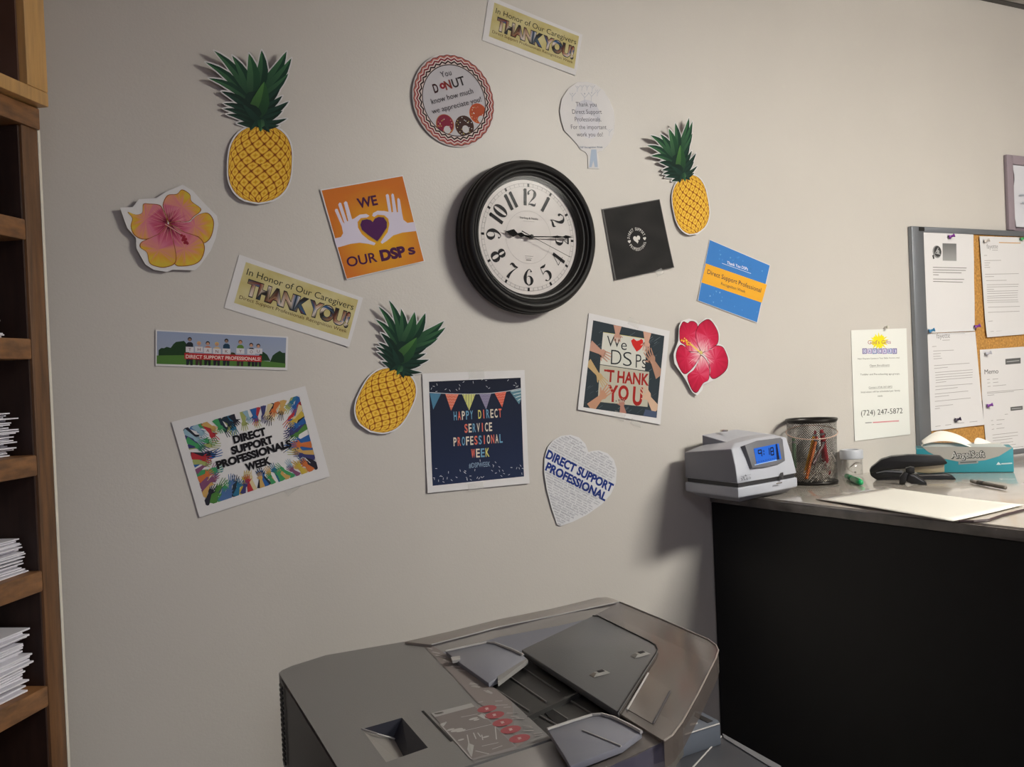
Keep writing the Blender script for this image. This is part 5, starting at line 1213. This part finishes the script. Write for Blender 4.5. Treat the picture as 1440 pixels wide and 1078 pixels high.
tissue('tissue', [(.020, [(995, 235), (1050, 240), (1130, 250), (1210, 262), (1262, 275)]), (.040, [(1000, 185), (1060, 195), (1130, 215), (1200, 240), (1255, 268)]), (.060, [(1020, 148), (1080, 168), (1140, 196), (1200, 228), (1250, 262)])], 'smaller white tissue folded over the right end of the box')

# ---- paper and pen on the counter
pa = [H(1147, 703, ZC), H(1249, 686, ZC), H(1440, 712, ZC), H(1340, 737, ZC)]
v1 = pa[1] - pa[0]
vs = []; fs = []; n = 12
for j in range(n + 1):
    for i in range(n + 1):
        a_, b_ = i / n, j / n; p = (pa[0] * (1 - a_) + pa[1] * a_) * (1 - b_) + (pa[3] * (1 - a_) + pa[2] * a_) * b_; p.z = ZC + .0010 + .0045 * (1 - a_) ** 3 * (.4 + .6 * math.sin(b_ * 3.1)) + .003 * b_ ** 4; vs.append(p)
for j in range(n):
    for i in range(n): fs.append((j * (n + 1) + i, j * (n + 1) + i + 1, (j + 1) * (n + 1) + i + 1, (j + 1) * (n + 1) + i))
o = MB().add(vs, fs).build('paper_sheet', mat('bright_paper', '#dbd8d0', .7), None, smooth=True); so = o.modifiers.new('t', 'SOLIDIFY'); so.thickness = .0006; tag(o, 'large blank white sheet lying on the counter', 'paper')
e0, e1 = H(1366, 680, ZC), H(1442, 695, ZC); ed = (e1 - e0).normalized(); e0.z = ZC + .0062
pn = thing('pen', 'grey ballpoint pen lying at the right end of the counter', 'pen', e0)
MB().tube([e0, e0 + ed * .03], [.0040, .0052], 12).build('cap_end', mat('pen_grey', '#8f8a84', .4), pn, smooth=True); MB().tube([e0 + ed * .03, e0 + ed * .055], [.0052, .0050], 12).build('grip', mat('pen_dark', '#4a4644', .4), pn, smooth=True); MB().tube([e0 + ed * .055, e0 + ed * .14], [.0045, .0042], 12).build('barrel', mat('pen_brown', '#6a625a', .4), pn, smooth=True)
# thin clear desk mat, its front edge curled
dmz = ZC + .0004
ma = [H(1205, 700, ZC), H(1440, 690, ZC)]
MBm = MB(); path = [H(*q, ZC) + Vector((0, 0, .0030)) for q in crop(1140, 600, 4.8)((1000, 648), (1100, 650), (1200, 642), (1290, 610), (1440, 572))]
tag(MBm.tube(path, .0026, 8).build('cord', mat('dark_cord', '#3a2c2e', .4)), 'dark thin cord along the counter edge beyond the white sheet', 'cord')

# =================================================================== COPIER
ZQ = 1.45 - .46 * .95
ya = R(8.7); DEP = Vector((math.sin(ya), math.cos(ya), 0)); WID = Vector((math.cos(ya), -math.sin(ya), 0)); TE = R(6)
TD = WID * math.cos(TE) + Vector((0, 0, 1)) * math.sin(TE); TN = TD.cross(DEP).normalized()
T0 = H(470, 925, ZQ)
def T(q, h=0): return hit(q[0], q[1], T0 + TN * h, TN)
def TT(cr, pts, h=0): return [T(q, h) for q in cr(*pts)]
c7 = crop(380, 830, 4.235); c8 = crop(700, 830, 4.235); c9 = crop(590, 960, 6.857); c10 = crop(880, 960, 6.0)
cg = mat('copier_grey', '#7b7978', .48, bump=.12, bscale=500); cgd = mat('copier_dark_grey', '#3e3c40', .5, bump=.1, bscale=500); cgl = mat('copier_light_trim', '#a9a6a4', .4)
cgb = mat('copier_blue_grey', '#7b7c86', .4); cbk = mat('copier_black_rubber', '#2c2b2a', .5); cvb = mat('copier_shadow_black', '#0e0d10', .6)
base_o = Vector((T0.x, T0.y, 0))
CO = thing('copier', 'grey office copier with a document feeder on top, in the foreground', 'copier', base_o)
UPv = Vector((0, 0, 1))
# feeder cover with the latch recess
outer_px = c7((62, 508), (52, 490), (70, 474), (130, 448), (330, 385), (560, 345), (800, 304), (950, 322), (1130, 430), (1300, 552), (1440, 662)) + [(776, 1038), (640, 1082), (560, 1110)] + c7((640, 1440), (400, 1050), (240, 790))
outer = [T(q) for q in outer_px]
hole = TT(c7, [(545, 825), (785, 757), (940, 935), (690, 1022)])
def tess(outer, holes, off=Vector()):
    allp = outer + [p for h in holes for p in h]
    loc = lambda p: Vector(((p - T0).dot(TD), (p - T0).dot(DEP), 0))
    tr = tessellate_polygon([[loc(p) for p in outer]] + [[loc(p) for p in h] for h in holes]); return allp, [tuple(t) for t in tr]
mb = MB(); vs, fs = tess(outer, [hole]); mb.add(vs, fs)
low = [p + TN * 0 - UPv * 0 for p in outer]
zb_ = ZQ - .15
n_ = len(outer); ring1 = [p for p in outer]; ring2 = [Vector((p.x, p.y, zb_)) for p in outer]; mb.loft([ring1, ring2], cap=False)
cen_ = sum(outer, Vector()) / n_
# recess walls: floor slopes down to the right
hb = [hole[0] - TN * .001, hole[1] - TN * .020, hole[2] - TN * .020, hole[3] - TN * .001]
hb[1] -= TD * .016 + DEP * .004; hb[2] -= TD * .024
o = mb.build('feeder_cover', [cg], CO)
mb = MB(); mb.add([hole[0], hole[1], hole[2], hole[3]] + hb, [(0, 1, 5, 4), (1, 2, 6, 5), (2, 3, 7, 6)]); mb.build('latch_recess', mat('recess_dark', '#262733', .5), CO)
MB().add(hb, [(0, 1, 2, 3)]).build('latch_scoop', mat('recess_light', '#807c78', .45), CO)
MB().tube([hole[0] + TN * .0005, (hole[0] * .6 + hb[1] * .4) + (hole[3] - hole[0]) * .15 + TN * .004, hb[1] * .9 + hb[2] * .1 + TN * .002], .0012, 6).build('scoop_edge', cgl, CO)
MB().prism(TT(c7, [(902, 716), (914, 714), (1086, 892), (1074, 898)], .0006), -TN * .0012).build('hinge_slot', cvb, CO)
# front fascia of the cover, below the crease
MB().loft([[T((776, 1040)), T((795, 1062)), T((800, 1082)), T((640, 1130)), T((600, 1098))], [p - UPv * .10 for p in [T((776, 1040)), T((795, 1062)), T((800, 1082)), T((640, 1130)), T((600, 1098))]]]).build('cover_fascia', mat('copier_front_grey', '#8a8684', .42), CO, bevel=.002)
# side vents on the cover's left face
lf = [outer[0], outer[-1]]
p0 = T(c7((58, 530))[0]); 
for k in range(16):
    z = -.008 - k * .0075; q = Vector((p0.x, p0.y, p0.z + z)) - DEP * .004; MB().obox(q - WID * .0022, -DEP * .022, WID * .0024, (0, 0, .0036)).build('vent_slat', cgl if k % 2 == 9 else cvb, CO)
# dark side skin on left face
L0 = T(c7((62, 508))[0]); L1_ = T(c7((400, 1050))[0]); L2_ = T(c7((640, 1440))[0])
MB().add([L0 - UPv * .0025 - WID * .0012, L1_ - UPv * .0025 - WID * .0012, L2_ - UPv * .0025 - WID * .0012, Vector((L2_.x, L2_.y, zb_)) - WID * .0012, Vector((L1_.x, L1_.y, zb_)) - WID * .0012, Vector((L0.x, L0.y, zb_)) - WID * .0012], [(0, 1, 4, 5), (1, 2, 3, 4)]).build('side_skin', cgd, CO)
# label strip on the cover
ls = Surf(T0, TD, DEP, None, .0004)
la = Art(ls); la.layer = 1
la.poly(c7((905, 322), (955, 322), (1130, 430), (1300, 552), (1440, 662)) + c8((100, 850), (160, 905), (110, 935)) + c7((1440, 830), (1270, 690), (1225, 660), (1100, 520)), '#857d7b'); la.layer = 2
la.poly(c9((110, 290), (510, 190), (935, 610), (940, 640), (520, 745), (490, 730)), '#8d8887'); la.layer = 3
la.poly(c9((122, 296), (505, 200), (920, 612), (512, 728)), '#7f7876'); la.layer = 4
la.poly(c9((112, 292), (500, 196), (532, 228), (145, 330)), '#a5a2a0'); la.poly(c9((140, 292), (228, 278), (235, 296), (150, 312)), '#6a6563')
lr = random.Random(6)
for p, q in (((205, 395), (260, 375)), ((560, 315), (620, 300)), ((620, 300), (665, 345)), ((420, 465), (715, 395)), ((730, 420), (742, 545)), ((200, 400), (500, 735)), ((400, 330), (560, 300)), ((460, 500), (500, 700)), ((540, 655), (670, 685)), ((600, 610), (760, 575)), ((700, 640), (800, 605)), ((560, 480), (590, 520)), ((520, 480), (545, 540)), ((600, 500), (610, 550))): la.line(c9(p, q), .0012, '#b4b0ae')
for p, r in (((360, 455), .008), ((400, 460), .006), ((300, 450), .005), ((640, 520), .004), ((520, 345), .006), ((550, 355), .004), ((400, 548), .004)): la.disc(c9(p)[0], r, '#b2aeac', ry=r * .6, n=12)
la.poly(c9((470, 580), (525, 600), (505, 715), (490, 700), (460, 640)), '#aeacaa'); la.poly(c9((565, 315), (600, 298), (670, 350), (620, 345)), '#aeacaa'); la.poly(c9((200, 398), (265, 378), (232, 420)), '#aeacaa')
for x, y in ((650, 250), (722, 310), (800, 382), (880, 450), (965, 535)):
    la.layer = 4; la.disc(c9((x, y))[0], .0125, '#9c5357', ry=.012, n=24); la.layer = 6; la.line(c9((x - 14, y - 8), (x + 12, y + 6)), .003, '#c4a8a6'); la.line(c9((x + 6, y - 12), (x - 6, y + 12)), .0022, '#c4a8a6')
la.layer = 3
for p, q in (((480, 10), (560, 30)), ((500, 30), (580, 45)), ((620, 70), (700, 105)), ((640, 85), (690, 100)), ((560, 190), (612, 178)), ((730, 175), (800, 172)), ((730, 215), (850, 212)), ((810, 235), (880, 232)), ((840, 290), (950, 290)), ((880, 320), (960, 335)), ((890, 345), (1010, 345)), ((1000, 415), (1080, 420)), ((1010, 435), (1090, 432)), ((1000, 465), (1100, 460)), ((1100, 490), (1180, 480)), ((1110, 510), (1190, 498))): la.line(c9(p, q), .0026, '#a09a98')
for p, q in (((935, 340), (965, 350)), ((965, 365), (1010, 375)), ((985, 385), (1045, 400)), ((1030, 410), (1070, 425)), ((1060, 430), (1120, 430)), ((1080, 450), (1130, 455)), ((1110, 470), (1160, 480)), ((1190, 550), (1240, 560)), ((1200, 570), (1250, 575)), ((1290, 595), (1320, 610))): la.line(c7(p, q), .0030, '#a8a3a1')
la.build('instruction_labels', CO)
# rear rim running to the tray
rim = c7((800, 304), (1080, 240), (1360, 170)) + c8((300, 112), (590, 42), (650, 38), (690, 48), (728, 66)) + c8((360, 150), (0, 218)) + c7((1240, 250), (960, 322))
MB().prism([T(q, .004) for q in rim], -UPv * .06).build('rear_rim', mat('copier_warm_grey', '#8f8984', .45), CO, bevel=.001)
MB().tube([T(q, .005) for q in c7((960, 322), (1240, 250)) + c8((0, 218), (360, 145), (725, 67))], .0011, 6).build('rim_highlight_trim', cgl, CO)
# sunken tray floor
trf = c7((955, 322), (1240, 252)) + c8((0, 220), (360, 150), (725, 68), (570, 150), (140, 352), (300, 830), (420, 990), (420, 1000), (350, 900)) 
flo = c7((960, 322)) + c8((0, 220), (725, 68), (900, 900), (420, 1040), (310, 870))
MB().prism([T(q, -.012) for q in flo], -UPv * .05).build('feed_tray', cgb, CO)
# black feed bed with grooves
bed = c8((140, 352), (715, 725), (860, 850), (300, 850), (-50, 560))
bed = [c8((-92, 562))[0], c8((130, 360))[0], c8((500, 590))[0], c8((860, 820))[0], c8((700, 900))[0], c8((300, 855))[0], c8((160, 745))[0]]
MB().prism([T(q, -.006) for q in bed], -TN * .01).build('feed_bed', cbk, CO)
for p, q in (((140, 455), (370, 605)), ((50, 500), (290, 665)), ((-10, 590), (190, 720)), ((400, 635), (560, 735)), ((300, 690), (420, 770)), ((230, 735), (350, 800))):
    A, B = (T(z, -.0055) for z in c8(p, q)); MB().tube([A, B], .0014, 6).build('groove_rib', mat('rib_grey', '#5c5a58', .4), CO)
MB().prism([T(q, -.0045) for q in c8((-70, 575), (0, 610), (170, 735), (160, 745), (-20, 625))], -TN * .001).build('belt_gap', cvb, CO)
MB().prism([T(q, -.0045) for q in c8((262, 705), (300, 690), (420, 775), (345, 795))], -TN * .001).build('belt_gap', cvb, CO)
MB().prism([T(q, .0005) for q in c8((490, 592), (180, 735), (175, 752), (490, 604))], -TN * .008).build('feed_lip', cbk, CO)
# grey document plate
pl_ = c8((140, 352), (565, 150), (600, 152), (900, 300), (940, 325), (950, 350), (940, 375), (715, 722))
MB().prism([T(q, .010) for q in pl_], -TN * .010).build('document_plate', mat('plate_grey', '#5b5b5c', .38, bump=.1, bscale=400), CO, bevel=.0015)
MB().tube([T(q, .0105) for q in c8((565, 150), (600, 152), (900, 300), (940, 325), (950, 350), (940, 375), (715, 722))], .0009, 6).build('plate_edge', cvb, CO)
for q in ((850, 383), (607, 496)):
    u = T(c8(q)[0], .0105); MB().loft([[u + TD * a_ + DEP * b_ for a_, b_ in ((-.012, -.007), (.012, -.007), (.012, .007), (-.012, .007))], [u + TD * a_ + DEP * b_ + TN * .003 for a_, b_ in ((-.006, -.004), (.007, -.004), (.007, .004), (-.006, .004))]]).build('sensor_bump', mat('bump_metal', '#9a9894', .3, .3), CO)
    MB().loft([[u + TD * a_ + DEP * b_ + TN * .0031 for a_, b_ in ((-.002, -.004), (.006, -.004), (.006, .004), (-.002, .004))], [u + TD * a_ + DEP * b_ + TN * .0036 for a_, b_ in ((-.002, -.004), (.006, -.004), (.006, .004), (-.002, .004))]]).build('sensor_eye', cvb, CO)
# smoked see-through tray
smoke = clear('smoked_plastic', (.62, .57, .54), .06, .12, .42, lin('#7d746f'))
tray = c8((575, 148), (728, 68), (1000, 180), (1255, 292), (1300, 325), (1314, 355), (1300, 400), (1200, 600), (1100, 780), (1040, 860), (990, 895), (900, 840), (740, 740), (715, 720), (940, 372), (950, 345), (935, 320), (900, 298))
MB().prism([T(q, .007) for q in tray], -TN * .003).build('smoked_tray', smoke, CO)
rimp = c8((728, 68), (1000, 180), (1255, 292), (1300, 325), (1314, 355), (1300, 400), (1200, 600), (1100, 780), (1040, 860), (990, 895))
rp = [T(q, .007) for q in rimp]
MB().loft([rp, [p - UPv * .030 for p in rp]], cap=False, close=False).build('tray_skirt', smoke, CO)
MB().tube([T(q, .0075) for q in rimp], .0011, 6).build('tray_edge', mat('tray_edge_clear', '#8f8680', .3), CO)
# finger well moulded in the tray
wl_ = [T(q, .0075) for q in c8((770, 705), (895, 490), (1030, 590), (925, 795))]; wb = [p - TN * .006 + (sum(wl_, Vector()) / 4 - p) * .18 for p in wl_]
MB().loft([wl_, wb]).build('finger_well', clear('smoked_well', (.55, .5, .48), .12, .15, .55, lin('#80766f')), CO)
MB().tube([T(c8((770, 708))[0], .0085), T(c8((895, 492))[0], .0085)], .0013, 6).build('well_edge', cgl, CO); MB().tube([T(c8((925, 790))[0], .008), T(c8((1025, 600))[0], .008)], .0011, 6).build('well_edge', cgd, CO)
# paper guides
def guide(pts, h, trimpts):
    MB().prism([T(q, h) for q in pts], -TN * .0075).build('paper_guide', cgb, CO, bevel=.001); MB().tube([T(q, h + .001) for q in trimpts], .0022, 6).build('guide_trim', cgl, CO)
guide(c7((1045, 362), (1290, 310), (1340, 315), (1440, 352)) + c8((150, 385), (175, 405), (0, 520)) + c7((1300, 550), (1130, 430)), .0065, c7((1045, 362), (1180, 332), (1290, 310), (1340, 314), (1440, 352)) + c8((80, 350), (150, 383)))
MB().prism([T(q, .0085) for q in c7((1075, 395), (1130, 388), (1132, 408), (1085, 418))], -TN * .004).build('guide_tab', cgl, CO)
MB().prism([T(q, .0072) for q in c8((0, 510), (170, 402), (178, 412), (0, 545))], -TN * .006).build('guide_foot', mat('guide_face_grey', '#8a8886', .4), CO)
guide(c8((295, 825), (560, 740), (620, 738), (690, 755), (855, 840), (740, 925), (430, 1045), (400, 990), (330, 880)), .012, c8((295, 828), (430, 783), (560, 742), (620, 738), (690, 757), (780, 800), (855, 842)))
MB().tube([T(q, .0125) for q in c8((505, 832), (735, 926))], .0010, 6).build('guide_crease', cgl, CO)
# front skirt of feeder below the tray
MB().prism([T(q, .002) for q in c8((430, 1045), (745, 925), (860, 850), (930, 845), (990, 895), (940, 920), (700, 1030), (500, 1130), (420, 1130))], -UPv * .03).build('tray_front_bridge', mat('bridge_grey', '#5e5855', .4), CO)
sk_ = [T(q, .002) for q in c8((990, 897), (940, 922), (820, 985), (700, 1032), (500, 1132))]
MB().loft([sk_, [p - UPv * .040 for p in sk_]], cap=False, close=False).build('tray_front_skirt', clear('blue_smoked_plastic', (.5, .5, .62), .12, .08, .6, lin('#55566e')), CO)
sk2 = [T(q, .002) for q in c8((990, 897), (1045, 862), (1100, 790))]
MB().loft([sk2, [p - UPv * .036 for p in sk2]], cap=False, close=False).build('tray_corner_skirt', clear('pale_smoked_plastic', (.7, .68, .66), .12, .08, .4, lin('#8a857c')), CO)
# machine body below: scanner deck and control panel
zd = ZQ - .085
def D(q, z): return H(q[0], q[1], z)
A0 = Vector((L0.x, L0.y, 0)); deckz = zd - .03
Lb = lambda p, z: Vector((p.x, p.y, z))
bl = Lb(L0, 0); fr_ = bl - DEP * .72 + WID * .0
# right part: raised corner block seen right of the tray
blkp = [D(q, zd) for q in c10((580, 235), (640, 240), (780, 312), (795, 345), (500, 440), (440, 470))]
MB().prism(blkp, -UPv * .030).build('scanner_corner', mat('scanner_blue_grey', '#565c66', .42), CO, bevel=.0012)
MB().prism([p + UPv * .0008 for p in [D(q, zd) for q in c10((585, 250), (735, 322), (690, 338), (578, 280))]], -UPv * .0012).build('corner_slot', cvb, CO)
MB().tube([D(q, zd) + UPv * .001 for q in c10((500, 441), (790, 348))], .0011, 6).build('corner_trim', cgl, CO)
MB().prism([D(q, zd) + UPv * .001 for q in c10((545, 345), (605, 335), (605, 345), (540, 362))], -UPv * .001).build('corner_mark', cgl, CO)
z2 = zd - .030
pan = [D(q, z2) for q in c10((200, 500), (795, 440), (815, 432), (1310, 708), (1500, 820), (900, 1300), (100, 1100), (-300, 900))]
MB().prism(pan, -UPv * .05).build('control_deck', mat('deck_dark', '#3c3d42', .42), CO, bevel=.002)
MB().tube([D(q, z2) + UPv * .001 for q in c10((805, 455), (590, 690), (400, 900))], .0012, 6).build('deck_seam', cgl, CO)
MB().prism([D(q, z2) + UPv * .0015 for q in c10((815, 432), (1310, 708), (1330, 760), (1210, 708), (830, 470))], -UPv * .002).build('deck_border', mat('deck_border_grey', '#66666a', .45), CO)
# lower body to the floor
q0 = Vector((L0.x, L0.y, 0)); wd_b = .62
MB().obox(q0 - DEP * .60 + Vector((0, 0, .02)) + WID * .001, WID * wd_b, DEP * .58, (0, 0, z2 - .055)).build('main_body', mat('body_grey', '#6a686a', .5), CO, bevel=.006)
